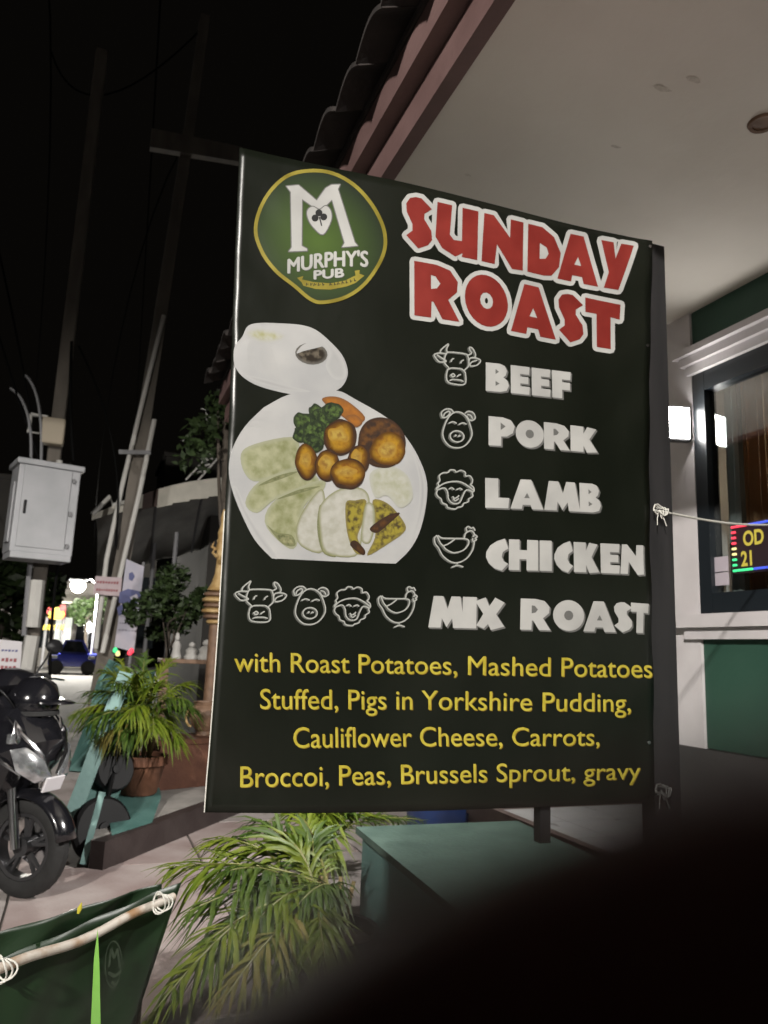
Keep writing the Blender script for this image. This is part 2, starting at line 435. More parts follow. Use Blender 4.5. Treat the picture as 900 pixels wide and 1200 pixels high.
def word(letters, top, bot, name, red=False):
    "letters: (char, x0, x1); top and bot: two points each of the cap line and base line"
    ln = lambda a, x: a[0][1] + (a[1][1]-a[0][1])*(x-a[0][0])/(a[1][0]-a[0][0])
    for k, (ch, x0, x1) in enumerate(letters):
        loops = []
        for lp in GL[ch]:
            q = []
            for u, v in lp:
                x = lerp(x0, x1, u); q.append((x, lerp(ln(bot, x), ln(top, x), v)))
            loops.append(q)
        if red:
            mb = MB(); lo = [offset_poly(loops[0], 5.2)]
            lo += [ell(sum(a for a, b in h)/len(h), sum(b for a, b in h)/len(h), 1.9, 3.4, 10) for h in loops[1:2] if ch == 'O']
            fillpoly(mb, lo, 1 + .12*(k % 2)); o = mb.build(name+'_outline', 'print_white', banner)
            mb = MB(); fillpoly(mb, loops, 3); mb.build(name, 'print_red', banner)
        else:
            mb = MB(); fillpoly(mb, [offset_poly(loops[0], .3)], .5+.12*(k % 2), 1.6, 1.6); fillpoly(mb, [loops[0]], .8+.12*(k % 2), .8, .8); mb.build('letter_shade', 'print_shadow', banner)
            mb = MB(); fillpoly(mb, loops, 2+.12*(k % 2)); mb.build(name, 'print_white', banner)

word([('S',475,505),('U',509,560),('N',563,614),('D',618.5,659),('A',655,703),('Y',706,742.5)], ((475,230),(742,288)), ((475,290),(742,342)), 'title_letter', True)
word([('R',484,536),('O',542.5,594),('A',597,652),('S',656,685.5),('T',688,729)], ((484,307),(729,355)), ((484,371),(729,410)), 'title_letter', True)
def C(ox, oy, s): return lambda x, y: (ox+x/s, oy+y/s)
def wordc(f, letters, top, bot):
    word([(c, f(a, 0)[0], f(b, 0)[0]) for c, a, b in letters], [f(*p) for p in top], [f(*p) for p in bot], 'menu_letter')
c3, c4 = C(500,395,4.0909), C(500,540,4.0909)
wordc(c3, [('B',273,385),('E',394,487),('E',497,590),('F',598,692)], ((275,128),(692,168)), ((273,263),(692,299)))
wordc(c3, [('P',287,412),('O',416,553),('R',554,682),('K',686,822)], ((287,384),(812,436)), ((287,523),(822,555)))
wordc(c4, [('L',270,382),('A',387,545),('M',549,730),('B',728,836)], ((268,86),(835,112)), ((268,228),(835,250)))
wordc(c4, [('C',272,377),('H',380,517),('I',525,583),('C',593,688),('K',692,820),('E',828,925),('N',928,1048)], ((272,376),(1048,404)), ((272,522),(1048,545)))
word([('M',503,545),('I',542,557.5),('X',556,588.7),('R',606.7,641),('O',644,681),('A',680,719.7),('S',718,740),('T',738.5,760)], ((503,698),(760,707)), ((503,735),(760,742)), 'menu_letter')

# ---- the yellow lines
def textmesh(s, offset=.0):
    cu = bpy.data.curves.new('t', 'FONT'); cu.body = s; cu.size = 1; cu.fill_mode = 'FRONT'; cu.resolution_u = 4; cu.offset = offset
    o = bpy.data.objects.new('t', cu); col.objects.link(o)
    dg = bpy.context.evaluated_depsgraph_get(); me = bpy.data.meshes.new_from_object(o.evaluated_get(dg))
    v = [tuple(q.co[:2]) for q in me.vertices]; f = [tuple(p.vertices) for p in me.polygons]
    bpy.data.objects.remove(o); bpy.data.curves.remove(cu); bpy.data.meshes.remove(me)
    return v, f
CAPH = .729
def textline(s, a, b, cap0, cap1, name, m, lay, shade=None, bold=.0, slant=0, wob=0, fat=0):
    "baseline from pixel a to pixel b with cap heights cap0 and cap1"
    for (mm, ly, ox, oy, bo) in (([(shade, lay-1, 1.0, .9, bold)] if shade else []) + [(m, lay+.15*i, ox_, oy_, bold) for i, (ox_, oy_) in enumerate(((0, 0),) if not fat else ((-fat, 0), (fat, 0), (0, fat*.7), (0, -fat*.7)))]):
        v, f = textmesh(s, bo)
        x0 = min(p[0] for p in v); x1 = max(p[0] for p in v)
        mb = MB(); vs = []
        for x, y in v:
            t = (x-x0)/(x1-x0)
            px = lerp(a[0], b[0], t) + slant*y; py = lerp(a[1], b[1], t) - y/CAPH*lerp(cap0, cap1, t) + wob*math.sin(math.pi*t)
            vs.append(BP(px+ox, py+oy, LAY+ly*STEP))
        mb.add(vs, f); mb.build(name if mm == m else name+'_shade', mm, banner)
def words(line, a, b, c0, c1):
    "one object for each word of a line, spaced along the line"
    v, f = textmesh(line); x0 = min(p[0] for p in v); x1 = max(p[0] for p in v)
    pre = 0; parts = line.split(' '); acc = ''
    spans = []
    for wd in parts:
        st = acc + wd
        vv, _ = textmesh(st); vw, _ = textmesh(wd)
        e = max(p[0] for p in vv); wdt = max(p[0] for p in vw) - min(p[0] for p in vw)
        spans.append((wd, (e-wdt-x0)/(x1-x0), (e-x0)/(x1-x0))); acc = st + ' '
    for wd, s0, s1 in spans:
        A = (lerp(a[0], b[0], s0), lerp(a[1], b[1], s0)); B = (lerp(a[0], b[0], s1), lerp(a[1], b[1], s1))
        textline(wd, A, B, lerp(c0, c1, s0), lerp(c0, c1, s1), 'printed_word', 'print_yellow', 3, 'print_ochre', 0)
words('with Roast Potatoes, Mashed Potatoes', (273.5,786.5), (763,794), 24, 23)
words('Stuffed, Pigs in Yorkshire Pudding,', (304,830.5), (737,833.5), 25, 22.5)
words('Cauliflower Cheese, Carrots,', (343,876), (700,873), 25.5, 22)
words('Broccoi, Peas, Brussels Sprout, gravy', (281,922), (750,913), 26, 21)

# ---- the round pub emblem
k = C(260,170,4.0909)
ring = cm([k(*p) for p in [(163,392),(208,255),(305,152),(420,122),(535,137),(643,202),(730,308),(778,425),(768,536),(690,660),(595,728),(485,752),(425,735),(350,672),(262,600),(193,505)]], 6)
mdisc = bpy.data.materials.new('emblem_green'); mdisc.use_nodes = True; nt = mdisc.node_tree; b = nt.nodes['Principled BSDF']
tc = nt.nodes.new('ShaderNodeTexCoord'); mp = nt.nodes.new('ShaderNodeMapping'); gr = nt.nodes.new('ShaderNodeTexGradient'); gr.gradient_type = 'SPHERICAL'
rp = nt.nodes.new('ShaderNodeValToRGB'); rp.color_ramp.elements[0].color = (.008,.015,.007,1); rp.color_ramp.elements[1].color = (.055,.1,.016,1)
rp.color_ramp.elements[0].position = .05; rp.color_ramp.elements[1].position = .95
ctr = P(374,282,YB) - Vector(banner.location)
mp.vector_type = 'POINT'; sc_ = 1/.20
mp.inputs['Location'].default_value = (-ctr.x*sc_, 0, -ctr.z*sc_); mp.inputs['Scale'].default_value = (sc_, 0, sc_)
nt.links.new(tc.outputs['Object'], mp.inputs[0]); nt.links.new(mp.outputs[0], gr.inputs[0]); nt.links.new(gr.outputs[0], rp.inputs[0]); nt.links.new(rp.outputs[0], b.inputs['Base Color'])
b.inputs['Roughness'].default_value = .45; MATS['emblem_green'] = mdisc
mb = MB(); fillpoly(mb, [ring], .5, maxlen=14); emblem = mb.build('emblem', 'emblem_green', banner, label='round green printed emblem with gold ring')
mb = MB(); stroke(mb, ring, 4.2, 1.2, True); mb.build('emblem_ring', 'print_gold', emblem)
Mp = [(310,196),(368,191),(455,266),(498,206),(525,191),(566,190),(556,212),(636,468),(650,484),(576,490),(588,470),(528,262),(470,318),(385,258),(383,482),(409,496),(409,505),(322,508),(336,488),(331,224)]
mb = MB(); fillpoly(mb, [offset_poly([k(*p) for p in Mp], 1.2)], 1.2); mb.build('emblem_letter_edge', 'print_shadow', emblem)
mb = MB(); fillpoly(mb, [[k(*p) for p in Mp]], 2); mb.build('emblem_letter', 'print_white', emblem)
heart = cm([k(*p) for p in [(410,315),(435,295),(468,310),(498,292),(522,318),(522,365),(485,428),(440,395),(415,355)]], 4)
mb = MB(); fillpoly(mb, [offset_poly(heart, 1.2)], 2.6); mb.build('emblem_heart_edge', 'print_shadow', emblem)
mb = MB(); fillpoly(mb, [heart], 3.2); mb.build('emblem_heart', 'print_white', emblem)
mb = MB()
for i, (x, y, r) in enumerate(((447,350,17),(488,345,17),(465,325,17))): fillpoly(mb, [ell(*k(x, y), r/4.09, r/4.09, 12)], 3.9+.1*i)
stroke(mb, [k(467,345), k(474,370), k(478,388)], 1.4, 4.3); mb.build('shamrock', 'print_black', emblem)
textline("MURPHY'S", k(318,612), k(697,585), 17, 19, 'emblem_word', 'print_white', 4, 'print_shadow', 0, wob=-3.6, fat=.75)
textline("PUB", k(443,642), k(583,632), 10.5, 10.5, 'emblem_word', 'print_white', 4, 'print_shadow', 0, fat=.7)
rib = [k(*p) for p in [(362,634),(392,626),(386,642),(440,655),(520,662),(590,650),(640,626),(636,604),(660,600),(658,618),(682,628),(640,662),(600,678),(520,692),(450,688),(392,672),(384,656)]]
mb = MB(); fillpoly(mb, [rib], 2); mb.build('ribbon', 'print_gold', emblem)
mb = MB(); random.seed(3)
for i in range(13):
    t = i/12; x = 408+t*225; y = 668-14*(2*t-1)**2*(1 if t > .5 else .3) - 8*t + 2
    if i == 5: continue
    stroke(mb, [k(x, y-7), k(x+5*random.uniform(-1,1), y+7)], .9, 3+.05*i); stroke(mb, [k(x, y-6+12*random.random()), k(x+9, y-6+12*random.random())], .7, 3.6+.05*i)
mb.build('ribbon_marks', 'print_black', emblem)

# ---- the printed plate of food
k = C(255,370,3.4615)
mat('food_sauce', (0.021,0.016,0.011), .4, (0.107,0.090,0.066), 66, lo=.45, hi=.6)
mat('food_mash', (0.295,0.303,0.221), .5, (0.369,0.369,0.320), 54, detail=10)
mat('food_yellowmash', (0.295,0.295,0.139), .5, (0.377,0.377,0.312), 78, detail=10)
mat('food_meat', (.145,.16,.06), .5, (.3,.305,.19), 34, detail=12, lo=.3, hi=.62)
mat('food_meat_edge', (0.082,0.090,0.037), .5, (0.262,0.262,0.139), 90, detail=10)
mat('food_breast', (0.312,0.312,0.262), .5, (0.394,0.389,0.353), 48, detail=10)
mat('food_skin', (0.246,0.205,0.025), .5, (0.049,0.033,0.008), 78, detail=10, lo=.42, hi=.62)
mat('food_brocc', (0.007,0.015,0.004), .5, (0.074,0.123,0.025), 102, detail=10, lo=.42, hi=.66)
mat('food_potato', (.34,.19,.02), .3, (.16,.06,.01), 48, detail=10, lo=.42, hi=.68)
mat('food_pudding', (0.098,0.041,0.009), .45, (0.025,0.011,0.005), 60, detail=10, lo=.4, hi=.62)
mat('food_gold', (.36,.25,.05), .45, (.2,.1,.015), 72, detail=10, lo=.4, hi=.62)
mat('food_carrot', (0.312,0.115,0.016), .45, (0.221,0.082,0.012), 60)
plateo = cmo([k(*p) for p in [(190,370),(290,318),(400,308),(490,302),(560,336),(690,415),(765,495),(820,590),(847,680),(842,780),(818,880),(780,950),(725,1005)]]) + [k(480,996)] + cmo([k(*p) for p in [(220,985),(150,910),(95,800),(57,700),(45,620),(60,540),(110,450),(185,374)]])
mb = MB(); fillpoly(mb, [plateo], .6, maxlen=22); plate = mb.build('printed_plate', 'plate_white', banner, label='printed white plate of roast dinner')
boat = cm([k(*p) for p in [(65,150),(75,115),(100,85),(122,42),(165,27),(250,28),(340,35),(400,55),(455,100),(505,155),(528,210),(525,255),(490,298),(400,322),(290,315),(170,285),(100,245),(70,200)]], 4)
mb = MB(); fillpoly(mb, [boat], .9, maxlen=22); boato = mb.build('printed_gravy_boat', 'plate_white', banner, label='printed white gravy boat')
lay_ = [1.6]
def blob(x, y, rx, ry, n=14, rot=0, j=.1):
    return [(x+(px_-x)*(1+random.uniform(-j,j)), y+(py_-y)*(1+random.uniform(-j,j))) for px_, py_ in ell(x, y, rx, ry, n, rot)]
mat('plate_shade', (.24,.245,.25), .45, (.33,.335,.335), 5)
def food(pts, m, name, par, smooth=True):
    "one flat printed food shape; the attribute 'inner' runs from its printed edge tone to its middle tone"
    q = [k(*p) for p in pts]; q = cm(q, 4) if smooth else q
    mb = MB(); flat = fillpoly(mb, [q], lay_[0], maxlen=4.0); lay_[0] += .12
    o = mb.build(name, m, par); me = o.data
    if len(me.vertices) == len(flat):
        at_ = me.attributes.new('inner', 'FLOAT', 'POINT'); n = len(q); Q = [Vector(p) for p in q]
        for i, p in enumerate(flat):
            best = 1e9; P2 = Vector((p.x, p.y))
            for j in range(n):
                A_, B_ = Q[j], Q[(j+1) % n]; d = B_-A_; t = max(0, min(1, (P2-A_).dot(d)/max(1e-9, d.length_squared)))
                best = min(best, (A_+d*t-P2).length)
            at_.data[i].value = best
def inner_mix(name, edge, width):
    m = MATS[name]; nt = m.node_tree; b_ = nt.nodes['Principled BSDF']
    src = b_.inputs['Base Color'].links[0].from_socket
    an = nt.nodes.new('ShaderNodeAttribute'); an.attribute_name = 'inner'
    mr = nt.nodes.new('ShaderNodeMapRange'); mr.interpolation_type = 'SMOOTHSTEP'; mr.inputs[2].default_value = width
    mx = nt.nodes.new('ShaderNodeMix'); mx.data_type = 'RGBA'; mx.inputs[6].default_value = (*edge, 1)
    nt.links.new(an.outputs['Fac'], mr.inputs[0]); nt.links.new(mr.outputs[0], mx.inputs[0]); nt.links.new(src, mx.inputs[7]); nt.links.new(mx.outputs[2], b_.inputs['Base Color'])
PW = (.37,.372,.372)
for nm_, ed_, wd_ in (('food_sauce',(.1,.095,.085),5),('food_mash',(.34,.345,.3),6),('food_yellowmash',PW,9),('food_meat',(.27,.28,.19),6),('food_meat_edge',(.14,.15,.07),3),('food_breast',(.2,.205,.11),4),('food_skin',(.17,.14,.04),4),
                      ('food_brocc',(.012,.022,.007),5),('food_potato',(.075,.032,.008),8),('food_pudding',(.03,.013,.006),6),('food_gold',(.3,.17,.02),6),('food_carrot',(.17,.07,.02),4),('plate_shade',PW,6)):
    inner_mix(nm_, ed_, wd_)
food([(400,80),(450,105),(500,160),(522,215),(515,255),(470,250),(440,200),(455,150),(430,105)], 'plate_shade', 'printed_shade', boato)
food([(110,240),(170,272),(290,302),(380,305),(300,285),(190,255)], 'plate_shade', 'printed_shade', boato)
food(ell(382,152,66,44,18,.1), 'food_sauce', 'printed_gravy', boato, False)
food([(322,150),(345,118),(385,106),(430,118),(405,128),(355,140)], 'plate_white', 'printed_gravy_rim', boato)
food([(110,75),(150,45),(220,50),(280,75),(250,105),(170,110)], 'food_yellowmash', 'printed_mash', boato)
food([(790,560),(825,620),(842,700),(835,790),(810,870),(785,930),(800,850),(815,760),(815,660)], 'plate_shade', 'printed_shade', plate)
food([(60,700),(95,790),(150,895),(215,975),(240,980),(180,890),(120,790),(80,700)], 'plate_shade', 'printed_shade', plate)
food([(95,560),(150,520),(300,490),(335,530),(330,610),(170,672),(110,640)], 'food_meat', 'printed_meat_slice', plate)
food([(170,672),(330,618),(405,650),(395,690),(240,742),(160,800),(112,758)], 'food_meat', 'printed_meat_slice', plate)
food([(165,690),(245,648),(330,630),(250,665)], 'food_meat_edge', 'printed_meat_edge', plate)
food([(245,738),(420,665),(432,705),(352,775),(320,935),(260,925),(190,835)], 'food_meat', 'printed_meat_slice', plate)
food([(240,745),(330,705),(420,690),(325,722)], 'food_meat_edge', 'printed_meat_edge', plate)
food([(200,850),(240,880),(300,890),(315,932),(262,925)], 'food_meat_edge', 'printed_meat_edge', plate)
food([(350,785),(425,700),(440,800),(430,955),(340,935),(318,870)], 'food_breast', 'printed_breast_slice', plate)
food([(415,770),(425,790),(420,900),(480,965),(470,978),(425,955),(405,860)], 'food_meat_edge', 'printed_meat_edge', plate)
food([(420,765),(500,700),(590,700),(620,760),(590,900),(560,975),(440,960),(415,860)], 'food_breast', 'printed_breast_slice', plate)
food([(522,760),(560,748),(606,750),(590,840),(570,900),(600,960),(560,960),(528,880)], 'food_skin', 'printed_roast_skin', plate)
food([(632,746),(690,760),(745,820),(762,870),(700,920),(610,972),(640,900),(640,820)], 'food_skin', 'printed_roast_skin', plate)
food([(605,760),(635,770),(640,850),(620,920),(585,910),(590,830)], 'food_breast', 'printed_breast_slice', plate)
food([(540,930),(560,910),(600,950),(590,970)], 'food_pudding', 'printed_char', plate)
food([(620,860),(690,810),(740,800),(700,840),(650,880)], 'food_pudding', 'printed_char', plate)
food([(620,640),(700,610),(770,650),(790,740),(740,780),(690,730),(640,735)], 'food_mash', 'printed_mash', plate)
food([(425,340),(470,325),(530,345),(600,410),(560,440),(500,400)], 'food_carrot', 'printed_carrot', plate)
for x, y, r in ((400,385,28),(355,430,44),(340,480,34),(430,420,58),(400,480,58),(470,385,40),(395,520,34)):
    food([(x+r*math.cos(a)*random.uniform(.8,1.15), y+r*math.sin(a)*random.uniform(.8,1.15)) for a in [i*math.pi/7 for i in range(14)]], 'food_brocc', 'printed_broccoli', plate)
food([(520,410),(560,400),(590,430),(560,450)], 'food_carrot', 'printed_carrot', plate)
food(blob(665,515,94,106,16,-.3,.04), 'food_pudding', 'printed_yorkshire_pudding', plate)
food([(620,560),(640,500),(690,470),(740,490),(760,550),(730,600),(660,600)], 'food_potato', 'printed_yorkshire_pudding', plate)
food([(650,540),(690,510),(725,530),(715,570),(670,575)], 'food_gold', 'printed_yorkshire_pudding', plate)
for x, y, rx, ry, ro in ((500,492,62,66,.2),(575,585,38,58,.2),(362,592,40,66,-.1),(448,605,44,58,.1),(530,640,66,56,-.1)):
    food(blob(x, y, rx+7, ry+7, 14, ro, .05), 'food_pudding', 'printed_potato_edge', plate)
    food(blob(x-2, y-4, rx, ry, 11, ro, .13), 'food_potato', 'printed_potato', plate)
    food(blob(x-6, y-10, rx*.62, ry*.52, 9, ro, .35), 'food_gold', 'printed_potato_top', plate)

# ---- the white line icons
cow = [([(215,225),(195,300),(235,345),(225,365),(215,425),(240,470),(350,478),(388,455),(385,380),(375,355),(415,310),(408,235),(380,215),(260,212)],1),
       ([(235,360),(260,345),(345,345),(378,365)],0),([(160,225),(170,195),(232,145),(215,190),(225,222)],0),([(405,225),(440,205),(425,180),(422,155),(450,165),(475,205),(470,235),(430,245)],0),
       ([(210,230),(150,228),(105,248),(145,298),(190,300),(212,290),(160,262),(130,245)],0),([(415,290),(425,250),(470,240),(522,258),(490,300),(430,312),(440,280),(490,260)],0),
       ([(255,295),(265,270),(283,265)],0),([(342,298),(350,278),(370,268)],0),([(255,405),(275,392),(290,405),(275,418)],1),([(310,415),(325,400),(345,392)],0),([(245,452),(270,440),(340,440),(368,450)],0)]
pig = [([(700,208),(650,245),(615,310),(595,390),(615,450),(665,492),(740,495),(800,460),(840,390),(830,320),(800,250),(755,212)],1),
       ([(590,260),(583,220),(615,190),(660,188),(685,212)],0),([(590,258),(620,255),(655,222),(640,205),(610,225),(600,250)],0),([(780,215),(810,195),(850,205),(868,240),(855,262),(820,265),(795,235)],0),([(800,220),(830,228),(845,255)],0),
       ([(645,302),(680,288),(712,300)],0),([(728,308),(765,292),(795,302)],0),(ell(715,405,58,45,14),1),([(698,408),(702,395),(712,400)],0),([(725,408),(735,395),(742,405)],0)]
sheep = [([(185,280),(180,240),(210,215),(250,210),(265,190),(300,190),(315,205),(350,190),(385,205),(388,235),(420,232),(442,260),(440,290),(428,305),(450,325),(455,355),(440,370),(445,400),(415,420),(410,445),(375,460),(360,485),(325,495),(310,508),(270,505),(245,495),(238,475),(205,460),(195,430),(170,410),(158,385),(165,360),(158,345),(175,320),(170,300)],1),
         ([(165,345),(195,315),(250,290),(330,282),(390,305),(450,350)],0),([(170,355),(220,338),(245,370),(255,430),(290,462),(340,455),(365,400),(395,350),(440,362)],0),
         ([(258,345),(280,335),(298,350)],0),([(315,350),(345,338),(362,350)],0),([(285,405),(300,420),(325,410),(335,395)],0),([(290,425),(310,440),(335,420)],0)]
hen = [([(535,265),(515,285),(520,330),(545,365),(580,430),(640,475),(700,478),(760,440),(800,370),(810,300)],0),([(540,265),(570,285),(650,288),(735,288)],0),([(535,270),(555,320),(580,350)],0),([(575,350),(620,330),(665,295)],0),
       ([(580,345),(600,375),(660,402),(730,380),(765,335),(765,300),(735,288)],0),([(735,285),(745,245),(785,225),(808,250),(800,275)],0),([(755,235),(748,205),(765,192),(785,205),(800,200),(815,225)],0),([(810,255),(830,272),(815,285),(825,295),(800,310),(795,285)],0),
       ([(685,480),(685,495)],0),([(645,518),(690,502),(730,515)],0)]
def icon(strokes, src, dst, sl, name):
    x0, y0, x1, y1 = src; X0, Y0, X1, Y1 = dst
    def f(p):
        u = (p[0]-x0)/(x1-x0); v = (p[1]-y0)/(y1-y0); return (lerp(X0, X1, u), lerp(Y0, Y1, v) + sl*(u-.5)*(X1-X0))
    mb = MB(); m2 = MB()
    for i, (pts, cl) in enumerate(strokes):
        q = [(p.x, p.y) for p in catmull([(*f(p), 0) for p in pts], 4, bool(cl))]
        stroke(m2, q, 1.6, 1+.04*i, bool(cl), -1.5, .9); stroke(mb, q, 1.5, 2+.04*i, bool(cl))
    o = mb.build(name, 'print_line', banner); m2.build('icon_shade', 'print_line_dim', o)
icon(cow, (105,145,525,485), (275,681,336,730), 0, 'cow_icon'); icon(pig, (575,185,870,500), (343,687,386,732), 0, 'pig_icon')
icon(sheep, (155,185,460,515), (392,687,436,734), 0, 'sheep_icon'); icon(hen, (510,190,830,525), (444,687,490,736), 0, 'hen_icon')
icon(cow, (105,145,525,485), (507,406,561,453), .1, 'cow_icon'); icon(pig, (575,185,870,500), (514.7,481,555,526), .07, 'pig_icon')
icon(sheep, (155,185,460,515), (510,551,554,598), .04, 'sheep_icon'); icon(hen, (510,190,830,525), (508,617,557,666), .02, 'hen_icon')

# ---- hem, post, legs, ties
mb = MB(); q = [BP(*interp(LEFT, t/20), .0015) for t in range(21)]
mb.tube([p + Vector((-.001, .002, 0)) for p in q[11:]], .0014, 6); mb.build('edge_cord', 'cord_white', banner, True)
mb = MB()
for x, y in ((764,290),(763,405),(764,870),(772,930)): mb.lathe(BP(x-4, y, .002), [(.002,0),(.005,0),(.005,.002),(.002,.002)], 10, axis=(0,-1,0))
mb.build('eyelets', 'chrome', banner)
a, b2 = P(757,281,YB+.03), P(781,288,YB+.03); c_, d_ = P(797,985,YB+.03), P(764,985,YB+.03)
mb = MB(); x0 = 1.462; x1 = 1.548
mb.box((x0, YB+.022, 0), (x1, YB+.075, 2.515)); mb.build('post', 'post_paint', banner)
mb = MB(); mb.box((1.105, YB+.02, .80), (1.135, YB+.05, 2.40)); mb.build('leg', 'post_paint', banner)
mb = MB(); mb.box((.30, YB+.052, .98), (1.5, YB+.078, 1.02)); mb.box((.30, YB+.052, 2.34), (1.5, YB+.078, 2.38)); mb.build('crossbar', 'post_paint', banner)
for nm, yy in (('tie', 598), ('tie', 925)):
    mb = MB(); c = BP(772, yy, .01)
    for i in range(3):
        mb.tube([c + Vector((.016*math.cos(t)*(1+.3*i), -.004*i + .02*math.sin(t)*.3, .012*math.sin(t)+.006*math.sin(3*t+i))) for t in [j*2*math.pi/14 for j in range(15)]], .0016, 5)
    for i in range(3): mb.tube([c, c + Vector((-.012+.012*i, -.006, -.026+.01*(i % 2))), c + Vector((-.014+.016*i, -.008, -.045+.02*(i % 2)))], .0014, 5)
    mb.build(nm, 'cord_white' if yy < 700 else 'print_shadow', banner, True)

# ================================================================ GROUND
mb = MB(); mb.add([(-150,-60,-.06),(150,-60,-.06),(150,200,-.06),(-150,200,-.06)], [(0,1,2,3)])
struct(mb.build('ground', 'ground_asphalt'))
pave = struct(MB().box((-1.2,-3,-.2),(3.6,12.4,-.012)).build('pavement', 'joint_dirt'))
random.seed(5)
meshes = []
for i in range(2):
    b_ = MB().obox((0,0,-.03), (.988,.988,.06), bev=.006); o_ = b_.build('paving_slab', ['slab_concrete','slab_concrete_pink'][i], pave); meshes.append(o_)
used = [0, 0]
for ix in range(4):
    for iy in range(15):
        i = int(random.random() < .4); src = meshes[i]
        o = src if not used[i] else src.copy()
        if used[i]: col.objects.link(o)
        used[i] = 1; o.parent = pave
        o.location = (-.7+ix*1.0-.02, -2.5+iy*1.0-.1, random.uniform(-.002,.002)); o.rotation_euler.z = random.choice((0, 1, 2, 3))*math.pi/2
mb = MB()
for iy in range(15):
    mb.obox((-1.27, -2.5+iy, -.06), (.13,.99,.14), bev=.012)
struct(mb.build('kerb', 'kerb_concrete'))

# ================================================================ THE PUB
XW = 2.55
pub = thing('pub_building', 'green and white pub front with wide overhanging roof on the right', 'building', (XW, 2.9, 0))
Y0, Y1, YE = -2.5, 2.9, 5.5
WT, WB = 2.69, 1.39          # window trim bottom band / sill
mb = MB(); mb.box((XW, Y0, .9), (XW+.2, 2.70, 1.36)); mb.build('lower_wall', 'green_paint', pub)
mb = MB(); mb.box((XW, Y0, 2.70), (XW+.2, 2.70, 2.93)); mb.build('upper_wall', 'green_paint', pub)
mb = MB(); mb.box((XW-.02, Y0, 0), (XW+.2, Y1, .895)); mb.build('plinth', 'plinth_paint', pub)
mb = MB(); mb.box((XW-.012, 2.703, .897), (XW+.2, 2.9, 2.93)); mb.build('pillar', 'trim_white', pub)
mb = MB(); mb.box((XW-.035, Y0, 1.362), (XW+.1, 2.78, 1.41)); mb.box((XW-.06, Y0, 1.412), (XW+.1, 2.80, 1.47)); mb.build('window_sill', 'trim_white', pub)
mb = MB()
mb.box((XW-.03, Y0, 2.585), (XW+.1, 2.72, 2.625)); mb.box((XW-.05, Y0, 2.627), (XW+.1, 2.74, 2.665)); mb.box((XW-.075, Y0, 2.667), (XW+.1, 2.76, 2.698)); mb.build('window_lintel', 'trim_white', pub)
win = MB(); ZB, ZT = 1.472, 2.583
win.box((XW-.01, 2.63, ZB), (XW+.06, 2.70, ZT)); win.box((XW-.01, Y0, ZB), (XW+.06, 2.628, ZB+.09)); win.box((XW-.01, Y0, ZT-.09), (XW+.06, 2.628, ZT))
win.box((XW-.005, 1.2, ZB+.092), (XW+.055, 1.27, ZT-.092))
wf = win.build('window', 'frame_dark', pub)
MB().box((XW+.02, Y0, ZB+.085), (XW+.026, 2.632, ZT-.085)).build('pane', 'window_glass', wf)
mb = MB()
def pleats(y0, y1, x, z0, z1, n, amp):
    vs = []; 
    for i in range(n+1):
        y = lerp(y0, y1, i/n); xx = x + amp*math.sin(i*1.35) + amp*.4*math.sin(i*.53)
        vs += [(xx, y, z0), (xx, y, z1)]
    return vs, [(2*i, 2*i+2, 2*i+3, 2*i+1) for i in range(n)]
mb.add(*pleats(2.60, 2.535, XW+.075, ZB+.02, ZT-.01, 24, .008)); mb.build('curtain', 'curtain_white', wf, True, label='pale curtain edge behind the glass')
mb = MB(); mb.add(*pleats(2.535, 1.3, XW+.11, ZB+.02, ZT-.01, 160, .02)); mb.build('curtain', 'curtain_brown', wf, True, label='brown curtain behind the glass')
mb = MB(); mb.box((XW+.9, Y0, .9), (XW+.95, 2.9, 2.9)); mb.box((XW+.2, 2.72, .9), (XW+.9, 2.9, 2.9)); mb.box((XW+.2, Y0, .85), (XW+.9, 2.9, .895)); mb.build('interior_wall', 'room_dark', pub)
# soffit, fascia, roof tiles
XF = .80; ZS = 2.9
mb = MB(); mb.box((XF+.05, Y0, ZS), (5.2, YE-.03, ZS+.06)); mb.build('soffit', 'soffit_paint', pub)
mb = MB(); mb.lathe((1.79, 1.57, ZS-.004), [(0,0),(.03,0),(.03,-.003),(.041,-.005),(.045,.003)], 24); mb.build('recessed_light', 'carved_brown', pub, True, label='unlit round recessed light in the soffit')
mb = MB(); mb.box((XF, Y0, ZS-.03), (XF+.048, YE, ZS+.085)); mb.box((XF-.05, Y0, ZS+.10), (XF+.048, YE, ZS+.22)); mb.box((XF+.012, Y0, ZS+.086), (XF+.046, YE, ZS+.099))
mb.box((XF+.049, YE-.03, ZS-.03), (5.2, YE, ZS+.22)); mb.build('fascia', 'fascia_paint', pub)
sl = .42
mb = MB(); mb.add([(XF-.06, Y0, ZS+.222), (5.2, Y0, ZS+.222+sl*4.5), (5.2, YE+.05, ZS+.222+sl*4.5), (XF-.06, YE+.05, ZS+.222),
                   (XF-.06, Y0, ZS+.25), (5.2, Y0, ZS+.25+sl*4.5), (5.2, YE+.05, ZS+.25+sl*4.5), (XF-.06, YE+.05, ZS+.25)],
                  [(0,3,2,1),(4,5,6,7),(0,1,5,4),(1,2,6,5),(2,3,7,6),(3,0,4,7)])
roof = mb.build('roof', 'roof_tile', pub)
tl = MB(); off = Vector((XF-.17, 0, ZS+.235)); prof = []
for e in range(2):
    ring = []
    for j in range(9):
        t = math.pi*j/8; ring.append((j/8*.24-.12, math.sin(t)*.055))
    prof.append(ring)
vs = [Vector((0, y, z)) for y, z in prof[0]] + [Vector((.42, y, z+.42*sl)) for y, z in prof[1]]
vs += [v + Vector((0, 0, -.018)) for v in vs]
